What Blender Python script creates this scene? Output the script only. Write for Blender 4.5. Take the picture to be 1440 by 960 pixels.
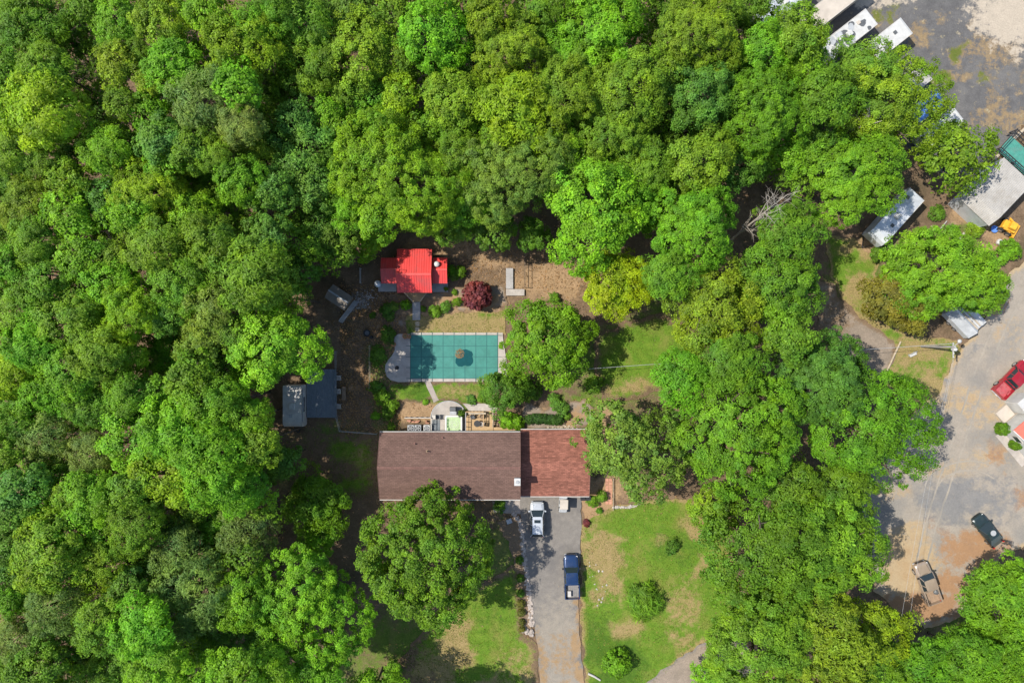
import bpy, math, random
import numpy as np
from mathutils import Vector, Matrix
from mathutils.geometry import delaunay_2d_cdt

for o in list(bpy.data.objects): bpy.data.objects.remove(o)
scene = bpy.context.scene
COL = scene.collection
R_ = math.radians

# ---------------------------------------------------------------- camera
CAM_H = 88.0
K = 0.75 * CAM_H / 720.0           # metres on the ground for one photo pixel
cam_data = bpy.data.cameras.new('camera')
cam_data.lens = 24; cam_data.sensor_width = 36; cam_data.clip_end = 2000
cam = bpy.data.objects.new('camera', cam_data)
cam.location = (0, 0, CAM_H); cam.rotation_euler = (0, 0, 0)
COL.objects.link(cam); scene.camera = cam

# ---------------------------------------------------------------- sky, sun, exposure
SUN_EL, SUN_TILT = 54.0, 8.0       # sun on the left of the yard, shadows to the right
sx = -math.cos(R_(SUN_EL)) * math.cos(R_(SUN_TILT))
sy = math.cos(R_(SUN_EL)) * math.sin(R_(SUN_TILT))
sz = math.sin(R_(SUN_EL))
world = bpy.data.worlds.new('World'); scene.world = world; world.use_nodes = True
wn = world.node_tree.nodes; wl = world.node_tree.links
sky = wn.new('ShaderNodeTexSky'); sky.sky_type = 'NISHITA'; sky.sun_disc = False
sky.sun_elevation = R_(SUN_EL); sky.sun_rotation = math.atan2(sx, sy)
wl.new(sky.outputs[0], wn['Background'].inputs[0]); wn['Background'].inputs[1].default_value = 0.15
sd = bpy.data.lights.new('sun', 'SUN'); sd.energy = 4.6; sd.angle = R_(0.5); sd.color = (1, 0.94, 0.84)
sun = bpy.data.objects.new('sun', sd); COL.objects.link(sun)
sun.rotation_euler = Vector((sx, sy, sz)).to_track_quat('Z', 'Y').to_euler()
sun.location = (-60, 10, 90)
vs = scene.view_settings
vs.view_transform = 'Standard'; vs.look = 'None'; vs.gamma = 1; vs.use_curve_mapping = False
vs.exposure = 0.55
scene.render.engine = 'CYCLES'
scene.cycles.max_bounces = 6; scene.cycles.transparent_max_bounces = 4

# ---------------------------------------------------------------- helpers
def G(px, py, z=0.0):
    """photo pixel -> world point on the level at height z"""
    s = K * (CAM_H - z) / CAM_H
    return ((px - 720) * s, (480 - py) * s, z)
def G2(px, py, z=0.0): return G(px, py, z)[:2]

def tag(o, label=None, cat=None, group=None, kind=None):
    if label: o['label'] = label
    if cat: o['category'] = cat
    if group: o['group'] = group
    if kind: o['kind'] = kind
    return o
def thing(name, label, cat, loc=(0, 0, 0), rz=0.0, group=None):
    o = bpy.data.objects.new(name, None); o.empty_display_size = 0.3
    o.location = loc; o.rotation_euler = (0, 0, rz); COL.objects.link(o)
    return tag(o, label, cat, group)
def link(name, me, parent=None, loc=None):
    o = bpy.data.objects.new(name, me); COL.objects.link(o)
    if parent: o.parent = parent
    if loc: o.location = loc
    return o
def copy_tree(o, parent=None):
    c = o.copy(); COL.objects.link(c); c.parent = parent
    for ch in list(o.children): copy_tree(ch, c)
    return c

class MB:
    """collects shapes, builds ONE mesh object"""
    def __init__(s): s.v = []; s.f = []; s.sm = []
    def add(s, vs_, fs, smooth=False):
        n = len(s.v); s.v += [tuple(p) for p in vs_]
        for f in fs: s.f.append(tuple(i + n for i in f)); s.sm.append(smooth)
        return s
    def box(s, x0, x1, y0, y1, z0, z1, b=0.0):
        if b <= 0:
            vs_ = [(x, y, z) for z in (z0, z1) for x, y in ((x0, y0), (x1, y0), (x1, y1), (x0, y1))]
            return s.add(vs_, [(3, 2, 1, 0), (4, 5, 6, 7), (0, 1, 5, 4), (1, 2, 6, 5), (2, 3, 7, 6), (3, 0, 4, 7)])
        ring = lambda d, z: [(x0 + d + b, y0 + d, z), (x1 - d - b, y0 + d, z), (x1 - d, y0 + d + b, z), (x1 - d, y1 - d - b, z),
                             (x1 - d - b, y1 - d, z), (x0 + d + b, y1 - d, z), (x0 + d, y1 - d - b, z), (x0 + d, y0 + d + b, z)]
        return s.loft([ring(b * .7, z0), ring(0, z0 + b), ring(0, z1 - b), ring(b * .7, z1)])
    def bar(s, a, b_, w, h=None):
        a = Vector(a); b_ = Vector(b_); h = h or w; d = (b_ - a).normalized()
        u = d.cross(Vector((0, 0, 1)))
        if u.length < 1e-3: u = Vector((1, 0, 0))
        u.normalize(); t = u.cross(d)
        q = [(-1, -1), (1, -1), (1, 1), (-1, 1)]
        vs_ = [p + u * (i * w / 2) + t * (j * h / 2) for p in (a, b_) for i, j in q]
        return s.add(vs_, [(3, 2, 1, 0), (4, 5, 6, 7), (0, 1, 5, 4), (1, 2, 6, 5), (2, 3, 7, 6), (3, 0, 4, 7)])
    def loft(s, secs, cap=True, smooth=False):
        n = len(secs[0]); vs_ = [p for q in secs for p in q]; fs = []
        for k in range(len(secs) - 1):
            for i in range(n):
                j = (i + 1) % n
                fs.append((k * n + i, k * n + j, (k + 1) * n + j, (k + 1) * n + i))
        s.add(vs_, fs, smooth)
        if cap:
            s.add(secs[0], [tuple(range(n))[::-1]]); s.add(secs[-1], [tuple(range(n))])
        return s
    def cyl(s, c, r, h, n=16, r2=None, smooth=True):
        r2 = r if r2 is None else r2
        rg = lambda r_, z: [(c[0] + r_ * math.cos(2 * math.pi * i / n), c[1] + r_ * math.sin(2 * math.pi * i / n), z) for i in range(n)]
        return s.loft([rg(r, c[2]), rg(r2, c[2] + h)], smooth=smooth)
    def lathe(s, c, prof, n=16):
        rg = lambda r_, z: [(c[0] + r_ * math.cos(2 * math.pi * i / n), c[1] + r_ * math.sin(2 * math.pi * i / n), c[2] + z) for i in range(n)]
        return s.loft([rg(r_, z) for r_, z in prof], smooth=True)
    def tube(s, pts, rad, n=6):
        pts = [Vector(p) for p in pts]; secs = []
        if not isinstance(rad, (list, tuple)): rad = [rad] * len(pts)
        for i, p in enumerate(pts):
            d = (pts[min(i + 1, len(pts) - 1)] - pts[max(i - 1, 0)]).normalized()
            u = d.cross(Vector((0, 0, 1)))
            if u.length < 1e-3: u = d.cross(Vector((0, 1, 0)))
            u.normalize(); t = u.cross(d)
            secs.append([p + (u * math.cos(2 * math.pi * k / n) + t * math.sin(2 * math.pi * k / n)) * rad[i] for k in range(n)])
        return s.loft(secs, smooth=True)
    def prism(s, poly, z0, z1):
        n = len(poly)
        a = sum(poly[i][0] * poly[(i + 1) % n][1] - poly[(i + 1) % n][0] * poly[i][1] for i in range(n))
        if a < 0: poly = poly[::-1]
        return s.loft([[(x, y, z0) for x, y in poly], [(x, y, z1) for x, y in poly]])
    def mesh(s, name, m):
        me = bpy.data.meshes.new(name); me.from_pydata(s.v, [], s.f); me.materials.append(m)
        me.polygons.foreach_set('use_smooth', s.sm); me.update(); return me
    def build(s, name, m, parent=None, loc=None): return link(name, s.mesh(name, m), parent, loc)

def rock(B, c, r, rng, flat=0.6):
    """a lumpy stone"""
    n, secs = 7, []
    off = [rng.uniform(.75, 1.2) for _ in range(n)]
    for rr, z in ((.7, 0), (1, .35), (.85, .75), (.4, 1)):
        secs.append([(c[0] + r * rr * off[i] * math.cos(i * 6.283 / n), c[1] + r * rr * off[(i + 2) % n] * math.sin(i * 6.283 / n),
                      c[2] + r * flat * 1.4 * z * rng.uniform(.9, 1.1)) for i in range(n)])
    B.loft(secs)

# ---------------------------------------------------------------- materials
def nodes(name):
    m = bpy.data.materials.new(name); m.use_nodes = True
    nt = m.node_tree; return m, nt.nodes, nt.links, nt.nodes['Principled BSDF']
def pos(n, l, scale=(1, 1, 1), rot=0.0, local=False):
    mp = n.new('ShaderNodeMapping'); mp.inputs['Scale'].default_value = scale; mp.inputs['Rotation'].default_value = (0, 0, rot)
    if local: l.new(n.new('ShaderNodeTexCoord').outputs['Object'], mp.inputs['Vector'])
    else: l.new(n.new('ShaderNodeNewGeometry').outputs['Position'], mp.inputs['Vector'])
    return mp.outputs[0]
def noise(n, l, vec, scale, detail=4, rough=.6):
    t = n.new('ShaderNodeTexNoise'); t.inputs['Scale'].default_value = scale; t.inputs['Detail'].default_value = detail
    t.inputs['Roughness'].default_value = rough; l.new(vec, t.inputs['Vector']); return t.outputs['Fac']
def rmp(n, l, fac, a, b, c0=0.0, c1=1.0):
    t = n.new('ShaderNodeMapRange'); t.inputs['From Min'].default_value = a; t.inputs['From Max'].default_value = b
    t.inputs['To Min'].default_value = c0; t.inputs['To Max'].default_value = c1
    l.new(fac, t.inputs['Value']); return t.outputs[0]
def mix(n, l, fac, a, b, mode='MIX'):
    t = n.new('ShaderNodeMix'); t.data_type = 'RGBA'; t.blend_type = mode
    for s, v in ((t.inputs[0], fac), (t.inputs[6], a), (t.inputs[7], b)):
        if hasattr(v, 'links'): l.new(v, s)
        elif isinstance(v, (int, float)): s.default_value = v
        else: s.default_value = (*v, 1)
    return t.outputs[2]
def bump(n, l, h, bs, strength=.4, dist=.02):
    t = n.new('ShaderNodeBump'); t.inputs['Strength'].default_value = strength; t.inputs['Distance'].default_value = dist
    l.new(h, t.inputs['Height']); l.new(t.outputs[0], bs.inputs['Normal'])
def math_(n, l, op, a, b):
    t = n.new('ShaderNodeMath'); t.operation = op
    for s, v in ((t.inputs[0], a), (t.inputs[1], b)):
        if hasattr(v, 'links'): l.new(v, s)
        else: s.default_value = v
    return t.outputs[0]

def pm(name, c, rough=.6, var=.25, scale=2.0, stretch=(1, 1, 1), metal=0.0, bmp=.25, dirt=None, coat=0.0, spec=.4, local=False):
    """plain painted / wooden / stone stuff with worn, uneven colour"""
    m, n, l, bs = nodes(name)
    p = pos(n, l, stretch, local=local)
    f = noise(n, l, p, scale, 5, .65); f2 = noise(n, l, p, scale * 7, 3)
    lo = tuple(x * (1 - var) for x in c); hi = tuple(min(1, x * (1 + var)) for x in c)
    col = mix(n, l, rmp(n, l, f, .3, .7), lo, hi)
    col = mix(n, l, rmp(n, l, f2, .35, .75, 0, var * .8), col, tuple(x * .55 for x in c))
    if dirt:
        d = noise(n, l, pos(n, l), scale * .6, 5, .7)
        col = mix(n, l, rmp(n, l, d, .5, .7, 0, .7), col, dirt)
    l.new(col, bs.inputs['Base Color'])
    bs.inputs['Roughness'].default_value = rough; bs.inputs['Metallic'].default_value = metal
    bs.inputs['Coat Weight'].default_value = coat; bs.inputs['Specular IOR Level'].default_value = spec
    if bmp: bump(n, l, f2, bs, bmp, .01)
    return m

def zone_mat(name, base, r=None, g=None, b=None, sc=1.0, rough=.95, bmp=.6, dist=.05, grain=.38, brk_amp=2.0):
    """ground cover: colours blended by the hand-placed zone weights, broken up by noise"""
    m, n, l, bs = nodes(name)
    p = pos(n, l); at = n.new('ShaderNodeAttribute'); at.attribute_name = 'zone'
    sep = n.new('ShaderNodeSeparateColor'); l.new(at.outputs['Color'], sep.inputs[0])
    fine = noise(n, l, p, 5.5 * sc, 6, .75); mid = noise(n, l, p, .9 * sc, 5, .65); big = noise(n, l, p, .22 * sc, 4, .6)
    brk = noise(n, l, p, .95 * sc, 8, .75)
    def two(c):
        x = mix(n, l, rmp(n, l, mid, .33, .67), c[0], c[1])
        if len(c) > 2: x = mix(n, l, rmp(n, l, big, .5, .66), x, c[2])
        return x
    col = two(base)
    for k, c in enumerate((r, g, b)):
        if c is None: continue
        w = math_(n, l, 'ADD', sep.outputs[k], math_(n, l, 'MULTIPLY', math_(n, l, 'SUBTRACT', brk, .5), brk_amp))
        col = mix(n, l, rmp(n, l, w, .3, .7), col, two(c))
    col = mix(n, l, 1.0, col, rmp_col(n, l, fine, 1 - grain, 1 + grain), 'MULTIPLY')
    l.new(col, bs.inputs['Base Color']); bs.inputs['Roughness'].default_value = rough
    bs.inputs['Specular IOR Level'].default_value = .15
    bump(n, l, fine, bs, bmp, dist)
    return m
def rmp_col(n, l, f, a=.62, b=1.38):
    t = n.new('ShaderNodeMapRange'); t.inputs['From Min'].default_value = .3; t.inputs['From Max'].default_value = .7
    t.inputs['To Min'].default_value = a; t.inputs['To Max'].default_value = b
    l.new(f, t.inputs['Value']); return t.outputs[0]

def leaf_mat():
    m, n, l, bs = nodes('foliage')
    oi = n.new('ShaderNodeObjectInfo'); at = n.new('ShaderNodeAttribute'); at.attribute_name = 'tint'
    sep = n.new('ShaderNodeSeparateColor'); l.new(at.outputs['Color'], sep.inputs[0])
    yel = mix(n, l, sep.outputs[1], oi.outputs['Color'], mix(n, l, 1.0, oi.outputs['Color'], (1.20, 1.08, .8), 'MULTIPLY'))
    big = noise(n, l, pos(n, l), .35, 4, .6)
    yel = mix(n, l, rmp(n, l, big, .38, .68), yel, mix(n, l, 1.0, yel, (1.22, 1.10, .8), 'MULTIPLY'))
    yel = mix(n, l, rmp(n, l, big, .5, .3), yel, mix(n, l, 1.0, yel, (.78, .88, 1.1), 'MULTIPLY'))
    col = mix(n, l, 1.0, yel, sep.outputs[0], 'MULTIPLY')
    sc = n.new('ShaderNodeVectorMath'); sc.operation = 'SCALE'; sc.inputs['Scale'].default_value = 2.0
    l.new(col, sc.inputs[0]); col = sc.outputs[0]
    l.new(col, bs.inputs['Base Color']); bs.inputs['Roughness'].default_value = .55; bs.inputs['Specular IOR Level'].default_value = .25
    tr = n.new('ShaderNodeBsdfTranslucent'); l.new(mix(n, l, 1.0, col, (1.25, 1.2, .6), 'MULTIPLY'), tr.inputs[0])
    ms = n.new('ShaderNodeMixShader'); ms.inputs[0].default_value = .42
    l.new(bs.outputs[0], ms.inputs[1]); l.new(tr.outputs[0], ms.inputs[2])
    l.new(ms.outputs[0], n['Material Output'].inputs[0])
    return m

def shingle_mat(name, c, streak, tab=.25):
    m, n, l, bs = nodes(name)
    p = pos(n, l, (1, 1, 1)); ps = pos(n, l, (.55, 3.4, 1)); pc = pos(n, l, (.12, .5, .5))
    a = noise(n, l, ps, 1.5, 4, .65); f = noise(n, l, p, 9, 4); b_ = noise(n, l, pc, 1.2, 4)
    br = n.new('ShaderNodeTexBrick'); l.new(p, br.inputs['Vector']); br.inputs['Scale'].default_value = 1
    br.inputs['Brick Width'].default_value = .45; br.inputs['Row Height'].default_value = .19; br.inputs['Mortar Size'].default_value = .012
    br.inputs['Color1'].default_value = (1 - tab, 1 - tab, 1 - tab, 1); br.inputs['Color2'].default_value = (1 + tab * .8, 1 + tab * .8, 1 + tab * .8, 1); br.inputs['Mortar'].default_value = (.6, .6, .6, 1)
    col = mix(n, l, rmp(n, l, a, .35, .65), tuple(x * (1 - streak) for x in c), tuple(x * (1 + streak) for x in c))
    col = mix(n, l, 1.0, col, br.outputs['Color'], 'MULTIPLY')
    col = mix(n, l, 1.0, col, rmp_col(n, l, f, .8, 1.2), 'MULTIPLY')
    col = mix(n, l, 1.0, col, rmp_col(n, l, b_, .85, 1.15), 'MULTIPLY')
    l.new(col, bs.inputs['Base Color']); bs.inputs['Roughness'].default_value = .9; bs.inputs['Specular IOR Level'].default_value = .2
    bump(n, l, f, bs, .5, .01); return m

M = {}
M['leaf'] = leaf_mat()
M['bark'] = pm('bark', (.10, .075, .055), .95, .4, 3, (1, 1, .3), bmp=.8)
M['deadwood'] = pm('dead_wood', (.34, .30, .25), .9, .25, 3)
M['shingle'] = shingle_mat('brown_shingle', (.130, .079, .064), .05, .16)
M['shingle_red'] = shingle_mat('red_shingle', (.215, .088, .062), .20)
M['cap'] = pm('ridge_cap', (.16, .085, .07), .9, .3, 2)
M['siding'] = pm('siding', (.55, .52, .46), .7, .1, 1)
M['brick'] = pm('brick_wall', (.28, .14, .10), .9, .3, 3)
M['trim'] = pm('white_trim', (.42, .40, .37), .5, .12, 3, dirt=(.45, .42, .36))
M['white'] = pm('white_paint', (.46, .46, .445), .45, .1, 1.5, dirt=(.35, .34, .32))
M['whitedirty'] = pm('weathered_white_roof', (.36, .345, .32), .6, .14, .8, dirt=(.25, .225, .19))
M['beige'] = pm('beige_roof', (.44, .39, .33), .6, .12, .8, dirt=(.33, .29, .24))
M['silver'] = pm('silver_metal', (.55, .58, .62), .4, .12, 1.2, metal=.3, dirt=(.35, .36, .38))
M['redmetal'] = pm('red_metal_roof', (.58, .048, .042), .45, .14, .8, (3, .6, 1), bmp=.08, dirt=(.36, .075, .07), spec=.45)
M['concrete'] = pm('pale_concrete', (.37, .335, .30), .85, .2, .9, dirt=(.25, .23, .215))
M['stone'] = pm('grey_stone', (.36, .31, .27), .9, .4, 2.2, bmp=.5)
M['path'] = pm('path_paving', (.30, .26, .23), .9, .2, 1.5)
M['brickpave'] = pm('clay_paver', (.42, .21, .14), .9, .3, 2.5)
M['greywood'] = pm('weathered_deck_board', (.34, .33, .32), .85, .22, 2.0, (1, 4, 1), dirt=(.24, .23, .22))
M['slatewood'] = pm('slate_deck_board', (.13, .155, .175), .8, .2, 2.0, (4, 1, 1), dirt=(.2, .21, .22))
M['tanwood'] = pm('honey_deck_board', (.40, .27, .14), .7, .16, 1.6, (1, 4, 1), dirt=(.40, .27, .14))
M['brownwood'] = pm('brown_board', (.20, .14, .09), .85, .25, 2)
M['shedroof'] = pm('dull_brown_roof', (.19, .165, .14), .9, .2, 1.5)
M['log'] = pm('pale_log', (.36, .30, .22), .9, .25, 3)
M['cover'] = pm('pool_cover_mesh', (.040, .185, .155), .75, .16, .8, bmp=.35, dirt=(.055, .215, .18))
M['strap'] = pm('strap_webbing', (.012, .085, .085), .7, .1, 4, bmp=0)
M['puddle'] = pm('puddle_water', (.006, .06, .065), .12, .1, 2, bmp=0)
M['litter'] = pm('dead_leaves', (.20, .13, .06), .95, .5, 6)
M['black'] = pm('black_plastic', (.018, .018, .02), .5, .3, 5)
M['darkgrey'] = pm('dark_grey_metal', (.09, .095, .10), .5, .2, 4)
M['grey'] = pm('grey_metal', (.32, .33, .34), .5, .15, 4)
M['iron'] = pm('iron', (.03, .03, .032), .6, .3, 5)
M['terra'] = pm('terracotta', (.42, .17, .08), .85, .2, 6)
M['tubwhite'] = pm('tub_shell', (.55, .55, .53), .3, .06, 3, coat=.2)
M['tubgreen'] = pm('green_tub_liner', (.36, .47, .26), .3, .2, 3)
M['tubdark'] = pm('dark_green_tub', (.10, .19, .08), .4, .3, 6)
M['cedar'] = pm('cedar_mulch', (.36, .16, .08), .95, .35, 4)
M['yellow'] = pm('yellow_machine_paint', (.72, .36, .03), .45, .15, 3, dirt=(.35, .2, .05))
M['bluepaint'] = pm('blue_tarp', (.10, .22, .55), .6, .2, 2)
M['tealpaint'] = pm('teal_floor_paint', (.055, .235, .185), .6, .2, 2, dirt=(.10, .20, .17))
M['coral'] = pm('coral_roof', (.72, .13, .09), .5, .08, 1.5)
M['tyre'] = pm('tyre_rubber', (.02, .02, .021), .85, .2, 8)
M['rim'] = pm('alloy_rim', (.5, .5, .5), .35, .1, 8, metal=.7)
M['lamp'] = pm('lamp_lens', (.75, .75, .72), .2, .05, 8)
M['tail'] = pm('tail_lens', (.45, .02, .02), .25, .1, 8)
M['plate'] = pm('plate', (.7, .7, .68), .5, .05, 8)
M['camper'] = pm('camper_shell', (.46, .44, .41), .5, .18, 1.0, dirt=(.30, .29, .28))
M['slatroof'] = pm('slate_blue_van_roof', (.33, .345, .36), .5, .2, 1.2, dirt=(.45, .46, .47))
def glass(name, c):
    m, n, l, bs = nodes(name); bs.inputs['Base Color'].default_value = (*c, 1); bs.inputs['Roughness'].default_value = .06
    bs.inputs['Specular IOR Level'].default_value = .5
    f = noise(n, l, pos(n, l), 3); l.new(rmp(n, l, f, .3, .7, .12, .22), bs.inputs['Roughness']); return m
M['glass'] = glass('tinted_glass', (.018, .028, .032))
def paint(name, c, metal=.25):
    m = pm(name, c, .28, .07, 1.5, metal=metal, bmp=0, coat=.7, dirt=tuple(x * .8 + .03 for x in c)); return m
M['p_white'] = paint('white_car_paint', (.41, .44, .475), .1); M['p_blue'] = paint('blue_car_paint', (.012, .036, .105))
M['p_red'] = paint('red_car_paint', (.34, .012, .022)); M['p_tan'] = paint('tan_car_paint', (.33, .26, .20))
M['p_green'] = paint('dark_green_car_paint', (.02, .035, .035))
M['bedred'] = pm('worn_red_bed', (.36, .07, .08), .6, .25, 3, dirt=(.38, .18, .17)); M['bedgrey'] = pm('grey_bed_liner', (.19, .18, .17), .6, .2, 4)
M['bedtan'] = pm('tan_bed_floor', (.27, .19, .13), .7, .2, 3)

# ground covers
M['ground'] = zone_mat('forest_floor', ((.118, .080, .048), (.175, .120, .076), (.085, .064, .038)),
                       r=((.065, .115, .016), (.105, .145, .026), (.14, .14, .045)), g=((.23, .155, .085), (.30, .20, .115)), b=((.17, .155, .14), (.25, .225, .19)))
M['lawn'] = zone_mat('mown_grass', ((.072, .148, .012), (.115, .18, .020), (.15, .165, .035)),
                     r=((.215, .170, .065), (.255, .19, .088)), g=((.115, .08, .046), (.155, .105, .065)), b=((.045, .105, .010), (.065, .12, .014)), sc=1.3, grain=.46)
M['asphalt'] = zone_mat('old_asphalt', ((.155, .142, .128), (.195, .178, .158), (.135, .126, .118)),
                        r=((.205, .185, .155), (.25, .22, .18)), g=((.24, .16, .085), (.27, .185, .105)), b=((.085, .083, .082), (.105, .101, .097)), sc=1.4, bmp=.3, dist=.015, grain=.16)
M['lot'] = zone_mat('lot_asphalt', ((.083, .081, .081), (.115, .112, .110), (.135, .130, .124)),
                    r=((.20, .145, .082), (.235, .17, .095), (.125, .11, .085)), g=((.075, .105, .018), (.13, .13, .035)), b=((.33, .285, .225), (.38, .325, .255)), sc=1.0, bmp=.3, dist=.02, grain=.2, brk_amp=3.2)
M['gravel'] = zone_mat('compacted_gravel', ((.235, .208, .172), (.285, .248, .202), (.205, .19, .168)),
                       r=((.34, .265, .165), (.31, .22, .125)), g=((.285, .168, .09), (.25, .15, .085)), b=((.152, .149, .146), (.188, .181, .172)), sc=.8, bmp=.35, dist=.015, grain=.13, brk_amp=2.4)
M['dirt'] = zone_mat('bare_dirt', ((.205, .168, .132), (.26, .21, .165), (.18, .148, .115)),
                     r=((.15, .108, .068), (.19, .132, .084)), g=((.295, .195, .108), (.26, .165, .09)), b=((.165, .145, .128), (.215, .19, .165)), sc=1.2, grain=.25)
M['track'] = zone_mat('worn_track', ((.25, .224, .187), (.295, .26, .212), (.21, .195, .172)), sc=.8, grain=.13, bmp=.3, dist=.01)

# ---------------------------------------------------------------- the ground and its sheets
NR = np.random.default_rng(7)
def vnoise(x, y, cell, seed):
    g = np.random.default_rng(seed).random((512, 512))
    u = x / cell + 200.3; v = y / cell + 211.7
    i = np.floor(u).astype(int); j = np.floor(v).astype(int); fu = u - i; fv = v - j
    fu = fu * fu * (3 - 2 * fu); fv = fv * fv * (3 - 2 * fv); i %= 511; j %= 511
    return (g[i, j] * (1 - fu) + g[i + 1, j] * fu) * (1 - fv) + (g[i, j + 1] * (1 - fu) + g[i + 1, j + 1] * fu) * fv
def blobs(x, y, bl):
    """soft zone weight from ellipses given in photo pixels (cx, cy, rx, ry, weight)"""
    px = x / K + 720 + (vnoise(x, y, 1.6, 3) - .5) * 22; py = 480 - y / K + (vnoise(x, y, 1.6, 4) - .5) * 22
    w = np.zeros_like(x)
    for cx, cy, rx, ry, wt in bl:
        d = np.sqrt(((px - cx) / rx) ** 2 + ((py - cy) / ry) ** 2)
        w = np.maximum(w, wt * np.clip(1.5 - d, 0, 1))
    return w
def inside(x, y, poly):
    c = np.zeros(x.shape, bool); n = len(poly)
    for k in range(n):
        x0, y0 = poly[k]; x1, y1 = poly[(k + 1) % n]
        c ^= ((y0 > y) != (y1 > y)) & (x < (x1 - x0) * (y - y0) / (y1 - y0 + 1e-12) + x0)
    return c
def edge_dist(x, y, poly):
    d = np.full(x.shape, 1e9); n = len(poly)
    for k in range(n):
        a = np.array(poly[k]); b = np.array(poly[(k + 1) % n]); ab = b - a
        t = np.clip(((x - a[0]) * ab[0] + (y - a[1]) * ab[1]) / (ab @ ab + 1e-9), 0, 1)
        d = np.minimum(d, np.hypot(x - a[0] - t * ab[0], y - a[1] - t * ab[1]))
    return d
def set_zone(me, r, g, b):
    at = me.color_attributes.new('zone', 'FLOAT_COLOR', 'POINT')
    a = np.ones((len(me.vertices), 4), np.float32); a[:, 0] = r; a[:, 1] = g; a[:, 2] = b
    at.data.foreach_set('color', a.ravel())

def ground():
    c = np.concatenate([[-400, -250, -160, -110, -90], np.arange(-76, 76.1, .5), [90, 110, 160, 250, 400]])
    r = np.concatenate([[-400, -250, -160, -90, -66], np.arange(-54, 54.1, .5), [66, 90, 160, 250, 400]])
    X, Y = np.meshgrid(c, r); nx, ny = len(c), len(r)
    x, y = X.ravel(), Y.ravel()
    z = np.where((abs(x) < 70) & (abs(y) < 50), (vnoise(x, y, 2.2, 9) - .5) * .05 - .05, -.05)
    idx = np.arange(nx * ny).reshape(ny, nx)
    q = np.stack([idx[:-1, :-1], idx[:-1, 1:], idx[1:, 1:], idx[1:, :-1]], -1).reshape(-1, 4)
    me = bpy.data.meshes.new('ground'); me.from_pydata(np.stack([x, y, z], 1).tolist(), [], q.tolist())
    green = [(560, 900, 70, 40, .8), (500, 930, 60, 40, .6), (700, 790, 30, 60, .8), (870, 520, 60, 60, 1), (925, 470, 50, 40, 1), (820, 580, 40, 30, .8), (470, 640, 60, 40, .75), (400, 660, 50, 40, .5), (1200, 380, 40, 40, .9), (1280, 530, 50, 50, .9),
             (640, 560, 60, 20, .7), (540, 520, 25, 40, .9), (540, 590, 20, 30, .8), (1000, 940, 40, 30, .6), (720, 820, 20, 60, .7), (1350, 330, 30, 20, .5), (1340, 870, 60, 30, .6)]
    dry = [(650, 350, 45, 20, .8), (770, 395, 60, 25, 1), (590, 340, 20, 15, .9), (590, 575, 35, 16, .9), (850, 590, 30, 20, .7), (495, 400, 20, 30, .3), (640, 430, 60, 20, .9), (690, 365, 40, 15, .7),
           (520, 455, 26, 20, .35), (500, 545, 14, 10, .55), (1215, 350, 20, 14, .9), (1370, 300, 30, 20, .9), (400, 690, 40, 16, .4), (440, 655, 30, 14, .45), (850, 690, 40, 20, .8), (740, 590, 40, 14, .8), (1400, 330, 30, 25, .8)]
    pale = [(508, 425, 20, 12, .9), (470, 430, 8, 20, .4), (560, 450, 20, 8, .4), (1340, 320, 20, 14, .3)]
    set_zone(me, blobs(x, y, green), blobs(x, y, dry), blobs(x, y, pale))
    me.materials.append(M['ground']); o = link('ground', me); tag(o, kind='structure'); return o
ground()

SHEETS = []
def sheet(name, poly_px, z, mat, r=(), g=(), b=(), rag=.25, step=.5, fade=None, fade_w=1.0):
    """a ground cover sheet with a ragged edge; fade = zone channel that takes over towards the edge"""
    rng = random.Random(len(poly_px) * 131 + int(poly_px[0][0]))
    P0 = [G2(*p) for p in poly_px]; poly = []
    for k in range(len(P0)):
        a = Vector(P0[k]); c = Vector(P0[(k + 1) % len(P0)]); L = (c - a).length; nn = max(1, int(L / .45)) if rag else max(1, int(L / 2))
        d = (c - a).normalized() if L > 0 else Vector((1, 0)); nrm = Vector((-d.y, d.x))
        for i in range(nn):
            p = a + (c - a) * (i / nn)
            poly.append(p + nrm * rng.gauss(0, rag * .35) + nrm * rag * math.sin(i * .9 + k) * .5)
    poly = [(p.x, p.y) for p in poly]
    xs = [p[0] for p in poly]; ys = [p[1] for p in poly]
    gx, gy = np.meshgrid(np.arange(min(xs), max(xs), step), np.arange(min(ys), max(ys), step))
    gx = gx.ravel(); gy = gy.ravel()
    gx = gx + NR.uniform(-.15, .15, gx.shape) * step; gy = gy + NR.uniform(-.15, .15, gy.shape) * step
    k = inside(gx, gy, poly); gx, gy = gx[k], gy[k]
    k = edge_dist(gx, gy, poly) > step * .4; gx, gy = gx[k], gy[k]
    n = len(poly)
    vs_ = [Vector(p) for p in poly] + [Vector((u, v)) for u, v in zip(gx, gy)]
    res = delaunay_2d_cdt(vs_, [], [list(range(n))], 1, 1e-4)
    V = np.array([(v.x, v.y) for v in res[0]]); me = bpy.data.meshes.new(name)
    me.from_pydata([(p[0], p[1], z) for p in V], [], [tuple(f) for f in res[2]])
    x, y = V[:, 0], V[:, 1]; ch = [blobs(x, y, list(q)) for q in (r, g, b)]
    if fade is not None:
        w = np.clip(1 - edge_dist(x, y, poly) / fade_w, 0, 1); ch[fade] = np.maximum(ch[fade], w * .9)
    set_zone(me, *ch)
    # faces up
    me.update()
    if sum(p.normal.z for p in me.polygons) < 0: me.flip_normals()
    me.materials.append(mat); o = link(name, me); tag(o, kind='structure')
    SHEETS.append((name, poly, ch[0], V)); return o

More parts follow.
